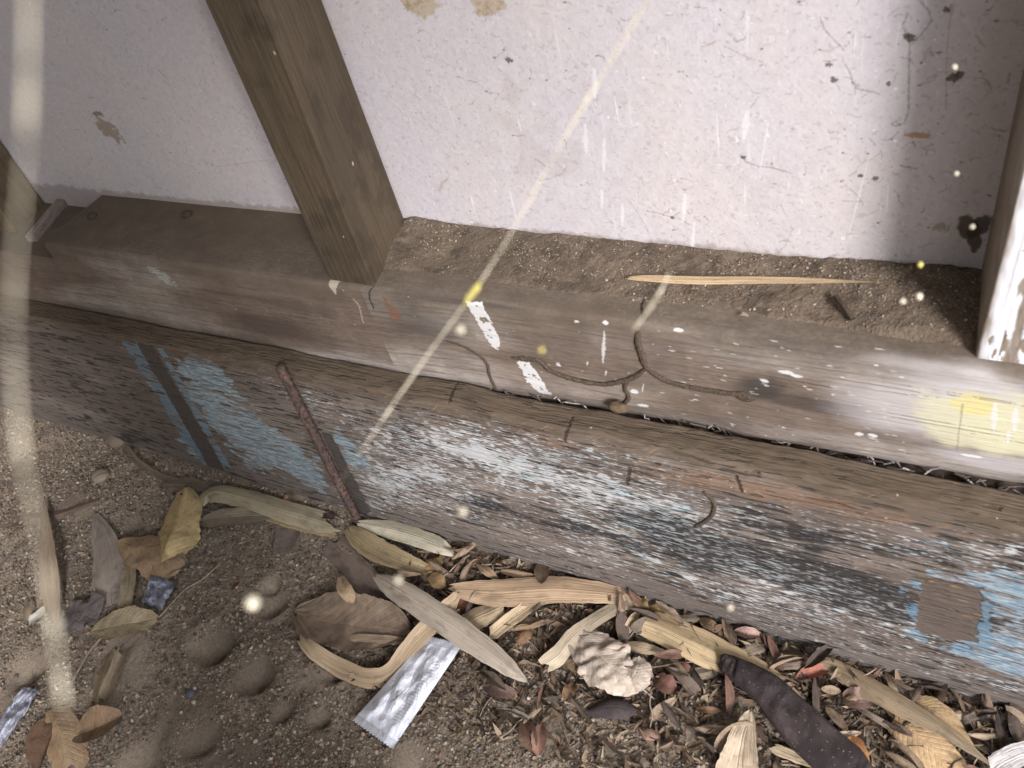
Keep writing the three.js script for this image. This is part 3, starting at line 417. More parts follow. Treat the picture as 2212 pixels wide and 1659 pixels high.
// ---------------------------------------------------------------- leaf materials
const leafMaps = {};
{
  const mk = (key, fn, w = 512, h = 128) => { const t = new Tex(w, h, 0, 1, 0, 1); t.each((x, s, i) => fn(t, x, s, i)); leafMaps[key] = t; };
  const spots = (t, x, s, i, sd, k) => { const n = fbm(x * 30, s * 8, sd, 5); t.mul(i, 1 - k * 0.6 * sst(0.58, 0.85, n)); t.mul(i, 1 - 0.3 * sst(0.55, 0.8, fbm(x * 9 + 3, s * 2.5, sd + 2, 5))); t.mul(i, 0.72 + 0.56 * fbm(x * 6, s * 3, sd + 4, 4)); };
  for (let v = 0; v < 3; v++) mk('blade' + v, (t, x, s, i) => { const l = noise(x * 3, s * 42, 300 + v), l2 = noise(x * 8, s * 90, 304 + v), rib = Math.exp(-(((s - 0.5) / 0.025) ** 2)); const k = 0.72 + 0.17 * l + 0.13 * l2 - 0.08 * rib; t.set(i, [k, k * (0.98 + 0.02 * l), k * (0.94 + 0.06 * l2)]); spots(t, x, s, i, 310 + v * 9, 0.45); t.b[i] = 0.4 + 0.35 * l + 0.2 * l2 - 0.3 * rib; });
  for (let v = 0; v < 2; v++) mk('broad' + v, (t, x, s, i) => { const a = Math.abs(s - 0.5), rib = Math.exp(-((a / 0.018) ** 2)), ve = Math.pow(Math.abs(Math.sin((x * 13 - a * 6) * Math.PI)), 14), n = fbm(x * 30, s * 20, 340 + v, 4); const k = 0.66 + 0.36 * n + 0.1 * rib + 0.05 * ve; t.set(i, [k, k * 0.98, k * 0.95]); spots(t, x, s, i, 350 + v * 9, 0.5); t.b[i] = 0.4 + 0.3 * n + 0.3 * rib + 0.22 * ve; }, 512, 256);
}
const leafMapCache = {}, leafMatCache = {};
function leafMat(key, r, g, b, rough = 0.75) {
  const id = [key, r, g, b].join(); if (leafMatCache[id]) return leafMatCache[id];
  const lum = 0.3 * r + 0.55 * g + 0.15 * b; r = lerp(r, lum, 0.25); g = lerp(g, lum, 0.25) * 0.985; b = lerp(b, lum, 0.25);
  const m = leafMapCache[key] ??= leafMaps[key].maps();
  return leafMatCache[id] = new THREE.MeshStandardMaterial({ map: m.map, bumpMap: m.bumpMap, bumpScale: 0.0009, color: col(r, g, b).multiplyScalar(1.18), roughness: rough, side: THREE.DoubleSide });
}
const shapes = {
  lance: (t) => Math.pow(Math.sin(Math.PI * Math.pow(clamp(t, 0.001, 0.999), 0.75)), 0.75), strip: (t) => Math.pow(Math.min(1, Math.min(t, 1 - t) * 7 + 0.12), 0.6), oval: (t) => Math.pow(Math.sin(Math.PI * clamp(t, 0.002, 0.998)), 0.55), tip: (t) => Math.pow(clamp(1 - t), 0.6), base: (t) => Math.pow(clamp(t), 0.6) * 0.9 + 0.1,
};
const floorAt = (x, z) => groundY(x, z);
// a leaf along picture points [px, py, height in mm over the sand], width in picture pixels at its middle
function leafGeo(pts, w, o = {}) {
  const { shape = 'lance', fold = 0, curl = 0, ripple = 0, roll = 0, lobes = 0, sd = Math.floor(rnd() * 1e4), floor = floorAt, flat = null } = o;
  const P = pts.map(([x, y, h = 3]) => { let p = at(x, y, 1, (flat ?? 0) + h / 1000); if (flat == null) { p = at(x, y, 1, floorAt(p.x, p.z) + h / 1000); } return p; });
  const cv = new THREE.CatmullRomCurve3(P, false, 'centripetal'), m = mpp(P[Math.floor(P.length / 2)]), W0 = w * m / 2, L = cv.getLength(), nu = Math.max(14, Math.min(90, Math.round(L / 0.003))), nv = Math.max(6, Math.min(22, Math.round(W0 * 2 / 0.0025)));
  const up = new THREE.Vector3(0, 1, 0), q0 = cv.getPoint(0.5), q1 = q0.clone().addScaledVector(cv.getTangent(0.5).cross(up).normalize(), 0.01), a0 = toPx(q0), a1 = toPx(q1), T0 = cv.getTangent(0.5), q2 = q0.clone().addScaledVector(T0, 0.01), a2 = toPx(q2), ux = a2[0] - a0[0], uy = a2[1] - a0[1], across = Math.abs((a1[0] - a0[0]) * uy - (a1[1] - a0[1]) * ux) / Math.hypot(ux, uy), W = (w / 2) * 0.01 / Math.max(across, 5) * (1 + 0.25 * Math.abs(fold) + 0.15 * Math.abs(curl));
  return sheet(nu, nv, (a0, b) => {
    const rag = shape === 'strip' ? 0.16 : 0.05, a = clamp(a0 + (a0 > 0.5 ? -1 : 1) * rag * Math.pow(Math.abs(2 * a0 - 1), 5) * noise(b * 5, a0 > 0.5 ? 3 : 8, sd + 21));
    const p = cv.getPoint(a), T = cv.getTangent(a), S = T.clone().cross(up).normalize(), N = S.clone().cross(T).normalize(), c = b * 2 - 1, th = roll + (o.twist || 0) * (a - 0.5);
    let k = W * shapes[shape](a) * (1 + 0.3 * (fbm(a * 5, c > 0 ? 3 : 9, sd, 3) - 0.5)); k *= 1 + 0.09 * (noise(a * 34, c > 0 ? 5 : 11, sd + 2) - 0.5); if (lobes) k *= 1 + lobes * (fbm(a * 7, c > 0 ? 3 : 17, sd + 9, 2) - 0.5) * 2;
    const S2 = S.clone().multiplyScalar(Math.cos(th)).addScaledVector(N, Math.sin(th)), N2 = N.clone().multiplyScalar(Math.cos(th)).addScaledVector(S, -Math.sin(th));
    const d = 1.3 * fold * Math.abs(c) * k + 0.05 * W * (noise(a * 7, c * 3 + 9, sd + 5) - 0.5) + 0.16 * W * (fbm(a * 4.5, c + 4, sd + 6, 2) - 0.5) + curl * c * c * k + ripple * W * (fbm(a * (o.rf || 9), c * 2.2, sd + 3, 3) - 0.5) * 2 * (0.4 + 0.6 * Math.abs(c));
    p.addScaledVector(S2, c * k).addScaledVector(N2, d);
    const f = floor(p.x, p.z) + 0.0007; if (p.y < f) p.y = f + 0.0004 * hash(Math.round(a * nu), Math.round(b * nv), sd);
    return [p.x, p.y, p.z, a, b];
  });
}
const stemGeo = (pts, r, flat = null) => { const P = pts.map(([x, y, h = 2]) => { const p = at(x, y, 1, (flat ?? 0) + h / 1000); return flat == null ? at(x, y, 1, floorAt(p.x, p.z) + h / 1000) : p; }), cv = new THREE.CatmullRomCurve3(P); return new THREE.TubeGeometry(cv, P.length * 6, r, 6); };
function leaf(name, label, pts, w, mat, o = {}) {
  const g = leafGeo(pts, w, o), cat = o.cat || 'leaf';
  if (!o.stem) return put(name, g, mat, label, cat, o.group);
  const t = thing(name, label, cat, o.group); part(t, 'blade', g, mat); part(t, 'stem', stemGeo(o.stem, o.stemR || 0.0008), o.stemMat || mat); return t;
}
// ---------------------------------------------------------------- the large dry leaves, one by one
leaf('broad_leaf', 'tan lobed dry leaf lying under the upright yellow leaf', [[252, 1164, 8], [300, 1182, 12], [350, 1208, 12], [400, 1222, 8]], 92, leafMat('broad0', 158, 130, 92), { shape: 'oval', curl: -0.25, ripple: 0.1, lobes: 0.35 });
leaf('yellow_leaf', 'smooth yellow oval leaf with a small hole, folded along its midrib', [[352, 1219, 14], [366, 1170, 17], [384, 1110, 18], [401, 1047, 14]], 80, leafMat('broad1', 196, 170, 108), { shape: 'oval', fold: -0.35, ripple: 0.06 });
{ const p = at(395, 1071, 1, 0.019), g = lump(0.0016, 1.2, 0.3, 0.9, 7); g.translate(p.x, p.y + 0.003, p.z); part(scene.children[scene.children.length - 1], 'spot', g, new THREE.MeshStandardMaterial({ color: col(60, 48, 36), roughness: 1 }), 'small dark spot near the tip'); }
leaf('grey_leaf', 'broad grey bamboo leaf with pointed tip lying on bare sand', [[243, 1310, 3], [238, 1255, 6], [226, 1182, 7], [203, 1101, 2]], 76, leafMat('blade0', 156, 145, 128), { fold: -0.12, shape: 'lance' });
leaf('straw_strip', 'narrow straw strip tucked beside the broad grey bamboo leaf', [[266, 1325, 4], [277, 1270, 6], [281, 1212, 5]], 30, leafMat('blade1', 156, 142, 108), { shape: 'strip', curl: 0.2 });
leaf('oval_leaf', 'pale olive oval leaf with a long bent stalk on the sand', [[195, 1364, 5], [267, 1350, 8], [345, 1336, 5]], 56, leafMat('broad0', 172, 156, 116), { shape: 'oval', fold: 0.22, stem: [[343, 1334, 5], [397, 1276, 5], [437, 1251, 3], [476, 1216, 2]] });
leaf('brown_blade', 'long narrow brown blade leaf standing away from the plank on sand', [[122, 1350, 3], [112, 1270, 9], [104, 1182, 12], [95, 1078, 6]], 40, leafMat('blade2', 150, 124, 94), { fold: 0.25 });
leaf('thin_leaf', 'thin dull brown leaf crossing beneath the narrow brown blade', [[-20, 1140, 2], [60, 1122, 3], [120, 1112, 4], [219, 1078, 3]], 26, leafMat('blade0', 122, 102, 84), { fold: -0.2 });
put('twig', stemGeo([[-10, 1235], [30, 1190], [70, 1160]], 0.0012), leafMat('blade0', 110, 94, 80), 'thin grey twig near the narrow brown blade', 'twig');
leaf('folded_leaf_strip', 'dull tan folded blade pair lying by the oval leaf', [[199, 1532, 2], [222, 1460, 4], [246, 1395, 4]], 34, leafMat('blade1', 136, 120, 88), { shape: 'strip', fold: -0.4 });
leaf('folded_leaf_strip', 'slimmer tan blade alongside the folded tan blade', [[222, 1530, 3], [248, 1460, 5], [272, 1396, 5]], 26, leafMat('blade2', 148, 130, 98), { shape: 'strip', fold: 0.4 });
put('twig', stemGeo([[158, 1469, 3], [190, 1412, 5], [223, 1372, 6]], 0.0016), leafMat('blade1', 140, 124, 100), 'straight pale stalk running from beneath the oval leaf', 'twig');
leaf('paper_scrap', 'small whitish scrap lying behind the narrow brown blade', [[60, 1347, 4], [84, 1330, 6], [108, 1311, 5]], 16, leafMat('blade0', 206, 206, 188), { shape: 'strip', curl: 0.3, cat: 'scrap' });
leaf('straw_strip', 'short tan husk by the small whitish scrap', [[55, 1342, 3], [58, 1315, 6], [68, 1292, 4]], 20, leafMat('blade1', 150, 130, 96), { shape: 'oval', curl: -0.6 });
leaf('curled_leaf', 'tan ribbed leaf with dark half curled up in a corner of sand', [[99, 1530, 4], [132, 1594, 10], [150, 1680, 8]], 84, leafMat('broad0', 178, 146, 102), { fold: -0.3, ripple: 0.05, shape: 'strip' });
leaf('curled_leaf', 'dark brown half leaf against the tan ribbed leaf', [[104, 1548, 3], [84, 1600, 5], [80, 1670, 3]], 50, leafMat('broad1', 124, 94, 68), { fold: 0.2 });
leaf('folded_leaf', 'brown leaf folded in two with ribbed underside', [[160, 1588, 4], [214, 1572, 9], [268, 1544, 5]], 62, leafMat('broad1', 148, 118, 84), { fold: 0.45, shape: 'oval' });
leaf('grey_crumple', 'dark grey crumpled leaf remnant beside the oval leaf', [[124, 1356, 4], [165, 1330, 10], [228, 1296, 6]], 58, leafMat('broad0', 106, 98, 95), { shape: 'oval', ripple: 0.35, lobes: 0.4 });
leaf('bamboo_leaf', 'long olive tan bamboo leaf running below the rusty bar', [[437, 1098, 6], [449, 1066, 14], [520, 1072, 12], [600, 1096, 12], [676, 1118, 11], [752, 1143, 7]], 42, leafMat('blade0', 168, 156, 120), { fold: -0.22, shape: 'strip' });
leaf('bamboo_leaf', 'dull grey bamboo leaf half hidden under the olive tan one', [[424, 1130, 3], [494, 1120, 6], [545, 1117, 6], [600, 1116, 4]], 40, leafMat('blade1', 146, 132, 106), { fold: 0.2 });
leaf('straw_strip', 'yellow straw strip beneath the long olive tan bamboo leaf', [[554, 1107, 4], [656, 1138, 7], [741, 1154, 6]], 22, leafMat('blade2', 192, 170, 118), { shape: 'strip' });
leaf('bamboo_leaf', 'thin curved dry leaf touching the plank foot', [[270, 958, 6], [300, 1000, 6], [360, 1032, 4], [470, 1045, 4]], 16, leafMat('blade0', 134, 120, 96), { shape: 'lance' });
leaf('bamboo_leaf', 'dark flat bamboo leaf lying behind the yellow leaf', [[345, 1045, 3], [410, 1046, 5], [470, 1060, 5]], 30, leafMat('blade2', 126, 110, 88), { shape: 'lance' });
leaf('striped_leaf', 'pale greenish bamboo leaf with cross bands by the rebar foot', [[768, 1128, 8], [858, 1146, 13], [947, 1176, 11], [984, 1202, 5]], 42, leafMat('blade1', 196, 190, 158), { fold: -0.2 });
leaf('olive_leaf', 'olive tan bamboo leaf beneath the pale greenish one', [[746, 1138, 8], [801, 1182, 10], [878, 1217, 9], [942, 1232, 4]], 50, leafMat('blade2', 162, 142, 98), { fold: 0.2 });
leaf('grey_brown_leaf', 'flat grey brown leaf running from rebar foot towards the round leaf', [[706, 1158, 2], [770, 1230, 4], [850, 1318, 3]], 62, leafMat('blade0', 132, 115, 100), { shape: 'strip' });
leaf('grey_brown_leaf', 'short grey brown leaf piece hanging under the olive tan bamboo leaf', [[623, 1122, 5], [622, 1160, 4], [616, 1202, 2]], 52, leafMat('blade0', 124, 108, 96), { shape: 'strip', curl: 0.1 });
leaf('round_leaf', 'large round brown leaf with veins in front of the sachet', [[632, 1322, 5], [724, 1346, 8], [800, 1356, 8], [890, 1366, 5]], 124, leafMat('broad1', 134, 114, 90), { shape: 'oval', curl: 0.32, ripple: 0.1, stem: [[634, 1324, 6], [628, 1312, 5], [612, 1325, 3]] });
leaf('curled_scrap', 'small curled tan scrap standing on the round brown leaf', [[735, 1245, 16], [748, 1278, 20], [764, 1302, 14]], 30, leafMat('broad0', 186, 158, 116), { curl: 0.5, shape: 'oval' });
leaf('straw_strip', 'narrow veined strip lying over the round brown leaf', [[706, 1404, 6], [757, 1381, 12], [820, 1380, 12], [884, 1388, 8]], 18, leafMat('blade1', 166, 144, 110), { shape: 'strip' });
leaf('looped_strip', 'long tan bamboo strip bent in a loop around the round leaf', [[636, 1326, 5], [652, 1368, 9], [674, 1402, 10], [724, 1436, 8], [801, 1466, 7], [845, 1452, 9], [884, 1400, 14], [931, 1350, 18], [980, 1303, 18], [1000, 1268, 14]], 34, leafMat('blade2', 186, 160, 120), { shape: 'strip', roll: -0.5, curl: 0.2 });
leaf('wide_leaf', 'broad orange tan leaf with parallel ribs and a knot hole', [[961, 1270, 14], [1068, 1278, 16], [1203, 1272, 14], [1322, 1281, 10], [1390, 1296, 5]], 60, leafMat('blade0', 186, 156, 116), { shape: 'lance', fold: -0.1 });
leaf('straw_strip', 'bright straw strip below the broad orange tan leaf', [[1055, 1380, 9], [1109, 1336, 12], [1162, 1299, 12]], 30, leafMat('blade2', 208, 184, 138), { shape: 'strip', fold: 0.2 });
leaf('straw_strip', 'dull straw strip beneath the long grey bamboo leaf', [[985, 1352, 8], [1040, 1328, 11], [1097, 1303, 11]], 42, leafMat('blade1', 178, 156, 116), { shape: 'strip', fold: -0.2 });
leaf('long_grey_leaf', 'long grey bamboo leaf lying across the end of the silver sachet', [[806, 1240, 16], [858, 1272, 22], [939, 1324, 26], [1042, 1396, 22], [1105, 1446, 14], [1142, 1476, 6]], 60, leafMat('blade0', 176, 163, 140), { fold: -0.15 });
leaf('ribbon_leaf', 'pale ribbon leaf bent at an angle under the crumpled leaf', [[1148, 1450, 6], [1203, 1418, 12], [1237, 1376, 14], [1278, 1343, 14], [1339, 1308, 10], [1386, 1296, 6]], 34, leafMat('blade1', 194, 178, 144), { shape: 'strip', twist: 0.9 });
leaf('crumpled_leaf', 'crumpled silvery beige leaf with wrinkled surface and a stalk', [[1230, 1364, 10], [1280, 1402, 18], [1330, 1446, 20], [1388, 1488, 10]], 104, leafMat('broad0', 186, 172, 150), { shape: 'oval', ripple: 0.3, rf: 16, curl: -0.18, lobes: 0.25, stem: [[1375, 1478, 12], [1395, 1494, 7], [1414, 1511, 3]] });
part(scene.children[scene.children.length - 1], 'lobe', leafGeo([[1352, 1488, 8], [1374, 1452, 18], [1384, 1418, 14]], 66, { shape: 'oval', ripple: 0.3, rf: 12, curl: -0.2 }), leafMat('broad0', 186, 172, 150));
leaf('tan_leaf', 'large tan bamboo leaf speckled with mould under the dark pod', [[1330, 1335, 5], [1400, 1343, 9], [1494, 1383, 13], [1589, 1430, 12], [1671, 1468, 9], [1740, 1518, 4]], 74, leafMat('blade2', 202, 176, 124), { fold: -0.18 });
leaf('tip_leaf', 'upright pointed straw leaf in front of the dark pod', [[1592, 1690, 6], [1600, 1620, 12], [1622, 1536, 14]], 104, leafMat('blade1', 198, 178, 142), { fold: 0.25, shape: 'base' });
scene.children[scene.children.length - 1].geometry.dispose();
scene.children[scene.children.length - 1].geometry = leafGeo([[1592, 1690, 6], [1602, 1610, 12], [1622, 1534, 14]], 100, { fold: 0.2, shape: 'tip', sd: 77 });
leaf('orange_leaf', 'smooth orange leaf standing beside the dark pod', [[1838, 1590, 12], [1850, 1630, 14], [1858, 1690, 10]], 46, leafMat('broad1', 206, 138, 70, 0.55), { shape: 'oval', fold: 0.3 });
leaf('straw_strip', 'curved straw strip crossing under the dark pod', [[1660, 1612, 6], [1726, 1638, 9], [1820, 1664, 6]], 24, leafMat('blade2', 206, 184, 140), { shape: 'strip' });
leaf('arched_leaf', 'long olive brown bamboo leaf arching over a paler one', [[1745, 1420, 5], [1806, 1441, 9], [1891, 1492, 14], [1965, 1532, 17], [2060, 1590, 15], [2150, 1660, 8]], 44, leafMat('blade0', 158, 136, 100), { fold: -0.25 });
leaf('pale_leaf', 'wide golden tan leaf lying under the arched olive leaf', [[1926, 1536, 4], [1990, 1596, 8], [2080, 1690, 5]], 74, leafMat('broad0', 208, 172, 116), { ripple: 0.08, shape: 'strip' });
leaf('pale_leaf', 'ochre leaf edge showing behind the arched olive leaf', [[1962, 1512, 6], [2026, 1540, 10], [2112, 1628, 6]], 42, leafMat('broad1', 178, 148, 98), { fold: 0.2 });
leaf('pale_leaf', 'dry white leaf scrap by the plank foot near the arched olive leaf', [[2140, 1665, 8], [2180, 1640, 12], [2240, 1618, 10]], 60, leafMat('blade0', 222, 220, 214), { shape: 'strip', cat: 'leaf' });
// named small coloured leaves: [label, px, py, length px, width px, angle, colour, curl]
[['mauve brown leaf pair half buried beside the grey bamboo leaf tip', 1082, 1493, 74, 34, 0.3, [136, 100, 88], 0.2], ['dark red leaf touching the crumpled beige leaf', 1437, 1478, 58, 40, 0.6, [146, 92, 74], 0.3], ['red brown pointed leaf above the crumpled leaf', 1346, 1402, 52, 26, 1.1, [158, 100, 68], 0.3], ['orange brown leaf under the bright straw strip', 1128, 1370, 48, 32, -0.9, [166, 118, 76], -0.4], ['olive brown leaf standing left of the crumpled leaf', 1237, 1432, 54, 26, 1.2, [150, 120, 78], 0.4], ['amber leaf below the olive brown one by the crumpled leaf', 1230, 1495, 50, 26, -1.1, [160, 118, 76], 0.3], ['dull pink leaf alone on the sand near the bark piece', 1400, 1582, 54, 26, 0.5, [182, 136, 114], -0.4], ['pale pink leaf pressed against the plank foot', 1617, 1371, 66, 20, 0.15, [206, 160, 142], 0.7], ['small orange leaf resting on the speckled tan leaf', 1530, 1418, 42, 22, 0.4, [184, 134, 74], -0.4], ['coral curled leaf right of the speckled tan leaf', 1756, 1455, 78, 28, -0.35, [208, 116, 88], 0.6], ['small orange leaf behind the coral curled one', 1735, 1430, 44, 16, 0.2, [190, 116, 80], 0.4], ['olive yellow leaf upright against the litter by the plank', 1704, 1410, 52, 28, 1.4, [146, 116, 70], -0.3], ['slim orange brown leaf alone on sand below the tan leaf', 1530, 1534, 54, 15, 0.05, [170, 122, 82], 0.2], ['brown oval leaf below the plank edge above the tan leaf', 1534, 1350, 58, 22, 0.6, [150, 116, 80], 0.2], ['dark red leaf behind the crumpled leaf', 1475, 1447, 54, 28, 0.5, [142, 84, 64], 0.3], ['pinkish brown leaf beneath the arched olive leaf', 1850, 1510, 66, 46, 0.2, [178, 136, 118], 0.3], ['brown half of a folded leaf pair on bare sand', 1142, 1590, 84, 36, 1.35, [126, 88, 64], 0.4], ['red tan half of a folded leaf pair on bare sand', 1166, 1598, 84, 32, 1.65, [168, 116, 92], 0.4], ['tiny red leaf lying alone on the open sand', 508, 1266, 30, 9, -0.9, [172, 78, 56], 0.3], ['golden leaf beneath the tip of the pale greenish leaf', 930, 1216, 60, 36, -0.7, [186, 142, 84], -0.3], ['brown yellow leaf curled near the looped strip top', 945, 1256, 46, 30, 0.9, [176, 134, 84], 0.4], ['tiny orange leaf standing against the plank foot', 622, 1074, 30, 11, -0.8, [206, 152, 98], 0.3], ['dark maroon leaf sliver near the rebar foot', 708, 1116, 50, 12, 0.1, [96, 52, 46], 0.2], ['orange red leaf beneath the dull straw strip', 1000, 1300, 46, 30, -1.0, [168, 100, 62], 0.3], ['yellow husk where ribbon leaf meets the plank', 1390, 1306, 34, 18, 1.2, [186, 152, 84], 0.5], ['ochre leaf by the yellow husk under the plank', 1422, 1316, 44, 16, 0.2, [176, 138, 80], 0.4]]
  .forEach(([label, px, py, L, w, an, c, cu]) => { const dx = Math.cos(an) * L / 2, dy = Math.sin(an) * L / 2 * 0.85; leaf('small_leaf', label, [[px - dx, py - dy, 4], [px, py, 8], [px + dx, py + dy, 4]], w, leafMat('broad' + (px & 1), ...c.map((v, k) => v * [0.84, 0.87, 0.86][k])), { shape: 'oval', fold: cu * 0.6, curl: cu * 0.4, cat: 'leaf' }); });
// ---------------------------------------------------------------- loose litter at the plank foot: alike small leaves
{
  const protos = []; for (let v = 0; v < 5; v++) { const f = [0.3, -0.35, 0.7, 0.1, -0.6][v], asp = [0.3, 0.4, 0.26, 0.5, 0.22][v]; protos.push(sheet(10, 6, (a, b) => { const c = b * 2 - 1, k = asp * shapes[v % 2 ? 'oval' : 'lance'](a) * 0.5; return [a - 0.5, 0.06 * Math.sin(a * 3) + f * Math.abs(c) * k + 0.12 * (a - 0.5) ** 2 * (v - 1) + 0.05 * (fbm(a * 6, c * 2, 400 + v, 2) - 0.5), c * k, a, b]; })); }
  const mats = [[116, 95, 74], [140, 117, 90], [94, 78, 64], [156, 133, 102], [128, 93, 72], [112, 98, 81], [172, 150, 118], [80, 66, 55]].map((c, k) => leafMat('broad' + (k & 1), ...c));
  let n = 0;
  while (n < 290) {
    const x = rr(-0.47, 0.1), d = Math.pow(rnd(), 1.5) * (0.11 + 0.07 * noise(x * 8, 1, 401)), z = PLANK_Z + 0.008 + d; if (x < -0.36 && d > 0.07) continue;
    const m = put('litter_leaf', protos[Math.floor(rnd() * 5)], mats[Math.floor(rnd() * 8)], 'small brown dead leaf in the litter along the plank foot', 'leaf', 'loose litter leaves along the plank foot');
    const s = 0.01 + 0.03 * Math.pow(rnd(), 1.8); m.scale.set(s, s * rr(0.8, 2), s * rr(0.4, 1)); m.rotation.set(rr(-0.9, 0.9), rr(0, 6.28), rr(-0.6, 0.6), 'YXZ'); m.position.set(x, groundY(x, z) + s * 0.08 + rr(0.001, 0.006), z); n++;
  }
  for (let k = 0; k < 22; k++) {                            // torn pieces of bamboo leaf among the litter
    const px = 980 + 1150 * rnd(), edge = 1185 + (px - 980) * 0.295, py = edge + 12 + 150 * Math.pow(rnd(), 1.3), an = rr(-1.2, 1.4), L = rr(28, 70), dx = Math.cos(an) * L, dy = Math.sin(an) * L * 0.8; if (py > 1640) continue;
    leaf('leaf_fragment', 'torn dry bamboo leaf fragment in the litter along the plank foot', [[px - dx, py - dy, 3], [px, py, rr(6, 11)], [px + dx, Math.max(py + dy, edge + 8), 4]], rr(12, 26), leafMat('blade' + (k % 3), ...[[186, 164, 124], [150, 134, 108], [168, 140, 100], [128, 112, 92]][k % 4]), { shape: k % 2 ? 'strip' : 'lance', fold: rr(-0.4, 0.4), twist: rr(-1, 1), curl: rr(-0.3, 0.3), group: 'torn bamboo leaf fragments along the plank foot' });
  }
  const tw = []; for (let v = 0; v < 3; v++) { const q = [0, 1, 2, 3].map((k) => new THREE.Vector3(k / 3 - 0.5, rr(-0.03, 0.03), rr(-0.06, 0.06))); tw.push(new THREE.TubeGeometry(new THREE.CatmullRomCurve3(q), 10, 0.03, 5)); }
  const tm = [leafMat('blade0', 150, 132, 108), leafMat('blade1', 112, 96, 80), leafMat('blade2', 184, 164, 132)];
  for (let k = 0; k < 120; k++) {
    const x = rr(-0.45, 0.1), d = Math.pow(rnd(), 1.3) * 0.16, z = PLANK_Z + 0.008 + d, s = rr(0.012, 0.045);
    const m = put('litter_twig', tw[k % 3], tm[Math.floor(rnd() * 3)], 'short thin twig in the litter along the plank foot', 'twig', 'twigs in the litter along the plank foot');
    m.scale.set(s, 0.022, 0.022); m.rotation.set(0, rr(0, 6.28), rr(-0.15, 0.15)); m.position.set(x, groundY(x, z) + rr(0.002, 0.008), z);
  }
  // shreds caught in the joint between plank and sill
  const gm = [leafMat('blade0', 186, 178, 172), leafMat('blade1', 120, 104, 92), leafMat('blade2', 96, 84, 78)];
  for (let k = 0; k < 120; k++) {
    const x = 0.06 - 0.42 * Math.pow(rnd(), 1.4), s = rr(0.006, 0.02);
    const m = put('joint_shred', tw[k % 3], gm[Math.floor(rnd() * 2.6)], 'dry plant shred caught in the joint between plank and sill', 'twig', 'shreds in the joint between plank and sill');
    m.scale.set(s, 0.022, 0.022); m.rotation.set(0, rr(-0.9, 0.9), rr(-0.9, 0.9)); m.position.set(x, 0.21 + rr(0, 0.011), -0.4055 + rr(-0.005, 0.004));
  }
}
{ // crumbs of leaf between the larger pieces, and crumbly dirt under the joint
  const flake = new THREE.BufferGeometry(); flake.setAttribute('position', new THREE.Float32BufferAttribute([-1, 0, -0.3, 0.2, 0.12, -0.5, 1, 0, 0.1, 0.1, 0.15, 0.5], 3)); flake.setIndex([0, 2, 1, 0, 3, 2]); flake.computeVertexNormals();
  const N = 8000, im = new THREE.InstancedMesh(flake, new THREE.MeshStandardMaterial({ color: 0xffffff, roughness: 0.9, side: THREE.DoubleSide }), N), d = new THREE.Object3D(), cs = [[82, 66, 52], [66, 53, 43], [96, 79, 62], [54, 44, 37], [114, 94, 74], [136, 116, 92], [158, 142, 118]].map((c) => col(...c));
  for (let k = 0; k < N; k++) { const x = rr(-0.48, 0.12), z = PLANK_Z + 0.005 + (0.13 + 0.08 * noise(x * 8, 1, 401)) * Math.pow(rnd(), 1.4); d.position.set(x, groundY(x, z) + rr(0.0005, 0.004), z); d.rotation.set(rr(-0.7, 0.7), rr(0, 6.28), rr(-0.7, 0.7)); const q = 0.001 + 0.006 * Math.pow(rnd(), 3); d.scale.set(q * rr(1, 2.2), q, q * rr(0.4, 1)); d.updateMatrix(); im.setMatrixAt(k, d.matrix); im.setColorAt(k, cs[Math.floor(Math.pow(rnd(), 1.5) * 7)]); }
  im.name = 'leaf_crumbs'; im.castShadow = im.receiveShadow = true; im.userData = { label: 'broken leaf crumbs strewn along the plank foot', category: 'litter', kind: 'stuff' }; scene.add(im);
  put('joint_dirt', sheet(240, 12, (a, b) => { const x = lerp(-0.45, 0.3, a), z = lerp(-0.46, PLANK_BACK - 0.0005, b); return [x, 0.209 + 0.008 * (fbm(x * 120, z * 120, 405, 3) - 0.5), z]; }, true), new THREE.MeshStandardMaterial({ color: col(96, 82, 68), roughness: 1 }), 'dark crumbly dirt packed in the joint behind the painted plank', 'dirt', null, 'stuff');
}
// ---------------------------------------------------------------- stones and crumbs on the sand
{
  const sm = [[140, 126, 110], [124, 108, 93], [176, 164, 146], [104, 91, 80], [160, 132, 116], [92, 95, 104]].map(([r, g, b]) => new THREE.MeshStandardMaterial({ color: col(r, g, b), roughness: 0.9 }));
  const stone = (px, py, r, m, label, flat = 0.6, group) => { const p = at(px, py, 1, 0), g = lump(r * mpp(p), 1.2, flat, 1, Math.floor(px * 7 + py), 2); const y = groundY(p.x, p.z); g.translate(p.x, y + r * mpp(p) * flat * 0.45, p.z); put('stone', g, m, label, 'stone', group); };
  stone(220, 1032, 18, sm[0], 'flat pale stone lying on sand near the dark plank end'); stone(258, 950, 22, sm[1], 'tan wedge shaped stone against the plank foot', 0.7); stone(548, 1312, 12, sm[2], 'whitish pebble on the rim of a sand funnel'); stone(1118, 1535, 13, sm[2], 'cream pebble near the red tan leaf pair'); stone(412, 1500, 9, sm[5], 'small blue grey pebble on open sand'); stone(1106, 1500, 9, new THREE.MeshStandardMaterial({ color: col(206, 176, 120), roughness: 0.8 }), 'round yellow seed beside the mauve leaf pair', 0.8);
  for (let k = 0; k < 80; k++) stone(rr(10, 1560), 1180 + 470 * Math.pow(rnd(), 0.8), rr(2, 5), sm[Math.floor(rnd() * 5)], 'little pebble scattered on the open sand', rr(0.5, 0.8), 'pebbles scattered on the open sand');
}
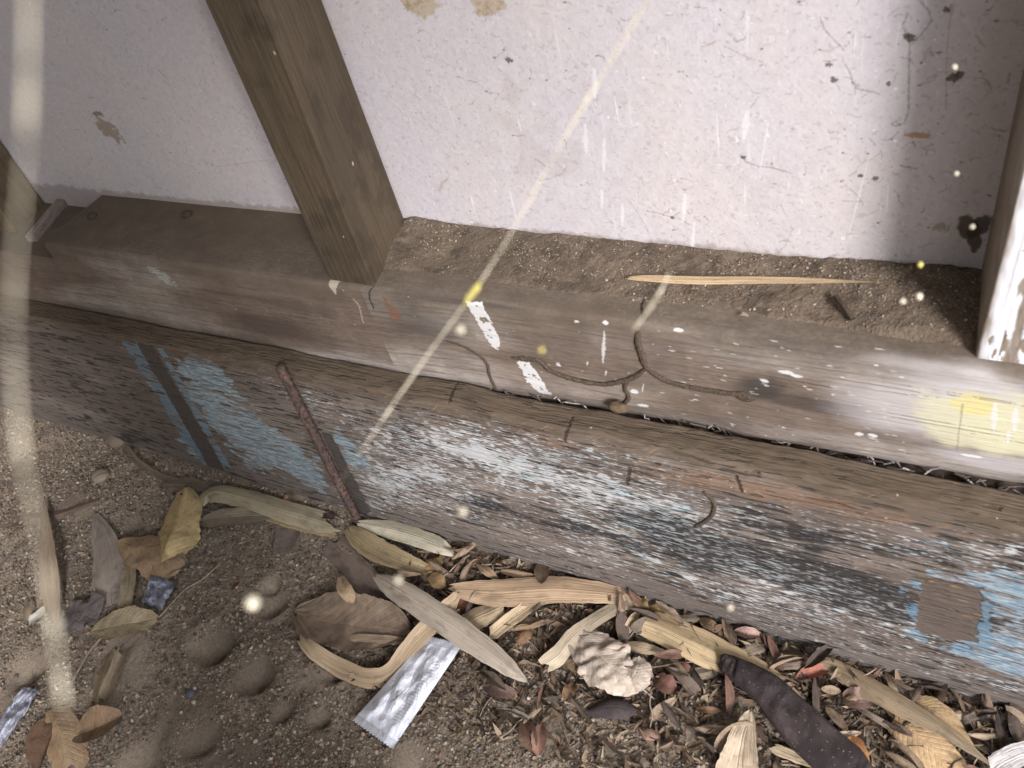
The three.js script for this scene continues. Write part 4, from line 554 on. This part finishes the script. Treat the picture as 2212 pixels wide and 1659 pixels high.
// ---------------------------------------------------------------- silver sachet, foil scraps, pod, bark
{
  const t = new Tex(512, 256, 0, 1, 0, 1);
  t.each((x, s, i) => { const n = fbm(x * 9, s * 6, 421, 4), f = noise(x * 60, s * 60, 422), c = Math.abs(fbm(x * 7 + s * 3, s * 5, 423, 3) - 0.5); t.set(i, C3(224, 227, 236)); t.mul(i, 0.92 + 0.12 * n); t.mix(i, C3(150, 140, 126), 0.5 * sst(0.62, 0.8, fbm(x * 12, s * 12, 424, 4))); if (f > 0.93) t.mul(i, 0.75); const cr = x < 0.07 || x > 0.93 ? Math.sin(x * 700) * 0.3 : 0; t.b[i] = 0.5 + 0.5 * (n - 0.5) - 0.5 * sst(0.03, 0, c) + cr; });
  for (let k = 0; k < 22; k++) { const x = 0.2 + k * 0.028; t.line([[x, 0.62], [x + 0.008, 0.72]], 0.006, C3(170, 172, 178), 0.6, { n: 0.5, dh: -0.2 }); t.line([[x + 0.005, 0.74], [x + 0.012, 0.82]], 0.005, C3(176, 178, 184), 0.5, { n: 0.5, dh: -0.2 }); }
  const facet = (x, y, s) => { const xi = Math.floor(x), yi = Math.floor(y), u = x - xi, v = y - yi, h00 = hash(xi, yi, s), h10 = hash(xi + 1, yi, s), h01 = hash(xi, yi + 1, s), h11 = hash(xi + 1, yi + 1, s); return u + v < 1 ? h00 + (h10 - h00) * u + (h01 - h00) * v : h11 + (h01 - h11) * (1 - u) + (h10 - h11) * (1 - v); };
  const foil = t.mat(0.001, 0.42, { metalness: 0, side: THREE.DoubleSide });
  const Q = [[762, 1556], [848, 1618], [1000, 1392], [926, 1374]];                    // near end left, right, far end right, left
  const side = (dir) => sheet(110, 54, (a, b) => {
    const zig = (a < 0.02 ? -1 : a > 0.98 ? 1 : 0) * 3.2 * (Math.abs((b * 14) % 1 - 0.5) * 2 - 0.5), px = lerp(lerp(Q[0][0], Q[1][0], b), lerp(Q[3][0], Q[2][0], b), a) + zig * 0.6, py = lerp(lerp(Q[0][1], Q[1][1], b), lerp(Q[3][1], Q[2][1], b), a) - zig;
    const e = Math.min(1, Math.min(a, 1 - a) * 6) * Math.min(1, Math.min(b, 1 - b) * 5), n = fbm(a * 6, b * 4, 431, 3) - 0.5, r = 1 - 2 * Math.abs(fbm(a * 7 + b * 2, b * 5 - a * 3, 432, 2) - 0.5), h = 0.007 + 0.004 * a + dir * 0.0042 * e + e * (0.005 * n + 0.006 * (facet(a * 7 + b, b * 4 - a * 2, 433) - 0.5) + 0.0025 * (facet(a * 17 - b * 5, b * 9 + a * 4, 434) - 0.5)) - 0.006 * sst(0.72, 1, b) * (1 - a);
    const p = at(px, py, 1, 0); const y = Math.max(groundY(p.x, p.z) + 0.001 + (dir > 0 ? 0.0006 : 0), groundY(p.x, p.z) * 0.5 + h), q = at(px, py, 1, y); return [q.x, q.y, q.z, a, b];
  });
  const g = side(1), g2 = side(-1); put('foil_sachet', mergeGeometries([g, g2]), foil, 'empty torn silver foil sachet with crimped ends lying on the sand', 'sachet');
  const scrap = (label, quad, sd, c) => { const m = foil.clone(); m.color = col(...c); put('foil_scrap', sheet(30, 20, (a, b) => { const px = lerp(lerp(quad[0][0], quad[1][0], b), lerp(quad[3][0], quad[2][0], b), a) + 8 * (fbm(b * 6, a * 6, sd) - 0.5), py = lerp(lerp(quad[0][1], quad[1][1], b), lerp(quad[3][1], quad[2][1], b), a) + 8 * (fbm(a * 6, b * 6, sd + 2) - 0.5), p = at(px, py, 1, 0), q = at(px, py, 1, Math.max(0.002 + groundY(p.x, p.z), groundY(p.x, p.z) + 0.009 + 0.018 * (fbm(a * 5, b * 4, sd + 4, 3) - 0.5))); return [q.x, q.y, q.z, a, b]; }), m, label, 'foil'); };
  scrap('blue grey foil strip beside the tan ribbed leaf', [[-30, 1590], [-5, 1625], [88, 1492], [50, 1484]], 441, [196, 197, 204]);
  scrap('crumpled silver foil bit under the tan lobed leaf', [[306, 1300], [350, 1318], [380, 1258], [325, 1240]], 451, [176, 176, 184]);
}
{ // dark pod
  const pts = [[1562, 1430, 10], [1575, 1437, 13], [1603, 1453, 15], [1658, 1490, 15], [1698, 1534, 15], [1753, 1590, 14], [1835, 1665, 12], [1870, 1700, 10]].map(([x, y, h]) => at(x, y, 1, h / 1000)), wd = [30, 48, 60, 74, 90, 102, 108, 70], cv = new THREE.CatmullRomCurve3(pts), N = 90;
  const t = new Tex(512, 256, 0, 1, 0, 1); t.each((x, s, i) => { const n = fbm(x * 12, s * 8, 461, 4); t.set(i, C3(50, 41, 41)); t.mix(i, C3(70, 59, 57), sst(0.5, 0.75, n)); t.mul(i, 0.85 + 0.3 * noise(x * 300, s * 120, 462)); if (noise(x * 220, s * 100, 463) > 0.93) t.mix(i, C3(180, 164, 146), 0.7); t.b[i] = n; });
  const g = sheet(N, 24, (a, b) => { const p = cv.getPoint(a), T = cv.getTangent(a), S = T.clone().cross(new THREE.Vector3(0, 1, 0)).normalize(), N2 = S.clone().cross(T).normalize(), k = a * (wd.length - 1), i = Math.min(wd.length - 2, Math.floor(k)), an = b * Math.PI * 2, e = Math.min(1, Math.sqrt(a * 22)), w = lerp(wd[i], wd[i + 1], k - i) / 2 * mpp(p) * e * (1 + 0.12 * (fbm(a * 9, 2, 464, 3) - 0.5)), hgt = 0.0075 * e * (1 + 0.9 * (fbm(a * 14, Math.cos(an) * 1.5 + 3, 465, 4) - 0.5)); p.addScaledVector(S, Math.cos(an) * w).addScaledVector(N2, Math.sin(an) * hgt); p.y = Math.max(p.y, groundY(p.x, p.z) + 0.0005); return [p.x, p.y, p.z, a, b]; }, true);
  put('seed_pod', g, t.mat(0.0012, 0.8), 'long flat purple black seed pod dusted with sand', 'pod');
  leaf('bark_piece', 'curved black brown husk piece with torn pale rim', [[1266, 1538, 6], [1320, 1526, 12], [1378, 1536, 7]], 44, leafMat('broad0', 66, 54, 54), { shape: 'oval', curl: -0.45, cat: 'husk' });
}
// ---------------------------------------------------------------- things on the ledge
{
  const led = (x, z) => z < SILL_Z + 0.002 && z > WALL ? ledgeY(x, z) : -1;
  leaf('ledge_leaf', 'slender straw coloured bamboo leaf lying along the dirty sill ledge', [[1350, 600, 9], [1390, 600, 9], [1500, 604, 10], [1640, 604, 11], [1780, 606, 11], [1912, 610, 11]], 17, leafMat('blade2', 222, 190, 134), { flat: SILL_TOP, floor: led, shape: 'lance', fold: -0.1 });
  leaf('ledge_leaf', 'tiny tan leaf flake on the sill edge below the straw leaf', [[1592, 681, 3], [1605, 678, 5], [1618, 682, 3]], 8, leafMat('blade1', 196, 172, 136), { flat: SILL_TOP, floor: led, shape: 'oval' });
  put('twig', stemGeo([[1805, 640, 8], [1825, 665, 9], [1842, 690, 6]], 0.0018, SILL_TOP), mudMat, 'short brown twig stub in the dirt of the sill ledge', 'twig');
  const clod = (px, py, r, label) => { const p = at(px, py, 1, SILL_TOP), g = lump(r, 1.2, 0.6, 1, px, 2); g.translate(p.x, SILL_TOP + r * 0.3, p.z); put('dirt_clod', g, mudMat, label, 'clod'); };
  clod(405, 465, 0.005, 'crumb of dirt on the clean sill top beyond the post'); clod(200, 468, 0.005, 'dirt crumb near the split end of the sill');
  const bar = (label, a, b, w, h, y, c) => { const p = at(...a, 1, y), q = at(...b, 1, y), L = p.distanceTo(q), g = new THREE.BoxGeometry(L, h, w, 12, 1, 1), v = g.attributes.position; for (let i = 0; i < v.count; i++) v.setY(i, v.getY(i) + 0.001 * fbm(v.getX(i) * 80, v.getZ(i) * 80, 5)); g.computeVertexNormals(); const m = put('wood_strip', g, leafMat('blade0', ...c), label, 'wood strip'); m.position.copy(p.clone().add(q).multiplyScalar(0.5)); m.rotation.y = -Math.atan2(q.z - p.z, q.x - p.x); };
  bar('thin grey batten lying in the notch beside the split sill end', [68, 516], [150, 420], 0.012, 0.008, SILL_TOP - 0.016, [160, 146, 134]);
  bar('narrow grey sheet edge wedged between plank and dark sill', [-40, 618], [402, 694], 0.004, 0.004, PLANK_TOP + 0.003, [170, 168, 166]);
}
// ---------------------------------------------------------------- dusty spider threads hanging in the air
{
  const dust = new THREE.MeshStandardMaterial({ color: col(240, 230, 204), roughness: 0.9 }), gold = new THREE.MeshStandardMaterial({ color: col(240, 226, 130), roughness: 0.8 });
  const near = (px, py, d) => { const v = dirOf(px, py); return v.multiplyScalar(d / FOC).add(EYE); };
  const thread = (label, pts, silk, coat) => {           // pts: [px, py, distance]; coat: [from, to, radius, golden] clumps of dust along it
    const o = thing('spider_thread', label, 'spider thread', 'dusty spider threads'), P = pts.map((q) => near(...q)), n = P.length;
    P.unshift(P[0].clone().multiplyScalar(2.4).addScaledVector(P[1], -1.4)); P.push(P[n].clone().multiplyScalar(2.4).addScaledVector(P[n - 1], -1.4));
    const cv = new THREE.CatmullRomCurve3(P, false, 'centripetal'), m = P.length - 1, T = (t) => (1 + t * (m - 2)) / m;
    const tube = (u0, u1, r, f, k) => sheet(k, 7, (a2, b2) => { const u = lerp(u0, u1, a2), p = cv.getPoint(u), d = cv.getTangent(u), s = new THREE.Vector3(d.z, 0, -d.x).normalize(), w = s.clone().cross(d), an = b2 * Math.PI * 2, q = r * (f ? Math.pow(Math.sin(Math.PI * clamp(a2, 0.01, 0.99)), 0.6) * (0.35 + 1.3 * fbm(a2 * 9 + u0 * 60, b2 * 2, 471, 3)) : 1); return p.addScaledVector(s, Math.cos(an) * q).addScaledVector(w, Math.sin(an) * q).toArray(); });
    part(o, 'silk', n < 4 ? tube(T(0), T(1), silk, false, 30) : tube(0, 1, silk, false, 120), dust);
    for (const [t0, t1, r, g] of coat) part(o, 'dust_clump', tube(T(t0), T(t1), r * (n > 5 ? 0.24 : 0.42), true, 28), g ? gold : dust);
  };
  thread('thick dusty spider thread beaded with white fluff before the dark plank end', [[62, -30, 0.05], [56, 300, 0.05], [30, 640, 0.052], [45, 960, 0.054], [92, 1200, 0.058], [150, 1600, 0.062]], 0.00002, [[-0.05, 0.12, 0.0006], [0.1, 0.2, 0.0008], [0.2, 0.4, 0.00035], [0.36, 0.44, 0.0005], [0.44, 0.62, 0.0005], [0.56, 0.64, 0.0009], [0.62, 0.8, 0.0004], [0.8, 0.86, 0.0006], [0.86, 0.9, 0.0009], [0.9, 0.92, 0.0004], [0.92, 0.965, 0.0009]]);
  thread('slanting dusty spider thread with a golden bead before the wall sheet', [[1400, 0, 0.15], [1235, 270, 0.16], [1062, 572, 0.17], [900, 800, 0.18], [770, 990, 0.19]], 0.000015, [[-0.06, 0.18, 0.0005], [0.14, 0.3, 0.0008], [0.28, 0.5, 0.00045], [0.46, 0.56, 0.0004], [0.535, 0.59, 0.0014, 1], [0.58, 0.7, 0.0004], [0.66, 0.86, 0.00055], [0.84, 0.9, 0.0006], [0.88, 1, 0.00028]]);
  thread('short dust covered strand of spider thread before the top of the termite tube', [[1446, 590, 0.17], [1420, 640, 0.172], [1368, 714, 0.18]], 0.000012, [[0, 0.3, 0.0006], [0.22, 0.6, 0.0008], [0.55, 0.85, 0.0008], [0.8, 1, 0.0008]]);
  const specks = [[1985, 640, 0.24, 0.0009], [1988, 572, 0.24, 0.0007], [1950, 650, 0.23, 0.0007], [2062, 145, 0.24, 0.0007], [2066, 375, 0.24, 0.0006], [995, 712, 0.15, 0.0007], [1000, 1105, 0.15, 0.0006], [860, 1252, 0.14, 0.0006], [545, 1302, 0.12, 0.001], [1578, 1312, 0.2, 0.0006], [1170, 755, 0.16, 0.0005], [2100, 490, 0.24, 0.0006]];
  for (const [x, y, d, r] of specks) { const p = near(x, y, d), g = lump(r, 1, 1, 1, x, 1); put('dust_mote', g, y === 572 || y === 755 ? gold : dust, y === 572 || y === 755 ? 'yellow pollen fluff drifting in the air' : 'pale dust fluff drifting in the air', 'dust', 'fluffs drifting in the air').position.copy(p); }
}
// ---------------------------------------------------------------- added unseen blockers: overhead cover, pillar, boarding and walls that darken the left
{
  const box = (x0, x1, y0, y1, z0, z1) => new THREE.BoxGeometry(x1 - x0, y1 - y0, z1 - z0).translate((x0 + x1) / 2, (y0 + y1) / 2, (z0 + z1) / 2);
  const plaster = new THREE.MeshStandardMaterial({ color: col(150, 138, 120), roughness: 0.95 }), tin = new THREE.MeshStandardMaterial({ color: col(92, 86, 78), roughness: 0.8 });
  put('added_tall_wall', box(-4, -0.2, -0.1, 1.99, 1.7, 1.8), plaster, 'added unseen tall plaster wall that cuts light on the left side', 'wall');  // added out of view to hold back sky light from the left
  put('added_low_wall', box(-0.198, 1.8, -0.1, 0.7, 1.7, 1.8), plaster, 'added unseen low plaster wall that trims light from the front', 'wall');
  put('added_end_wall', box(-3.1, -2.4, -0.1, 1.99, -0.47, 1.69), plaster, 'added unseen plaster wall that shuts out light from the far end', 'wall');
  put('added_shade_pillar', box(0.0, 0.28, -0.1, 1.995, 0.4, 0.62), plaster, 'added unseen square plaster pillar that throws shade on the left side', 'pillar');  // added behind the camera; its shade falls on plank, sill and sand
  put('added_shade_board', box(0.282, 0.6, 1.12, 1.995, 0.46, 0.5), tin, 'added unseen boarding that shades the left wall sheet and sill', 'boarding');  // put in to darken the wall sheet while the sand stays lit
  put('added_shade_roof', box(-4, 1.45, 2, 2.04, -0.7, 1.6), tin, 'added unseen flat tin cover overhead that shades the left wall', 'added_shade_roof');  // unseen cover, sized to keep the sun off the left wall
}





renderer.render(scene, camera);
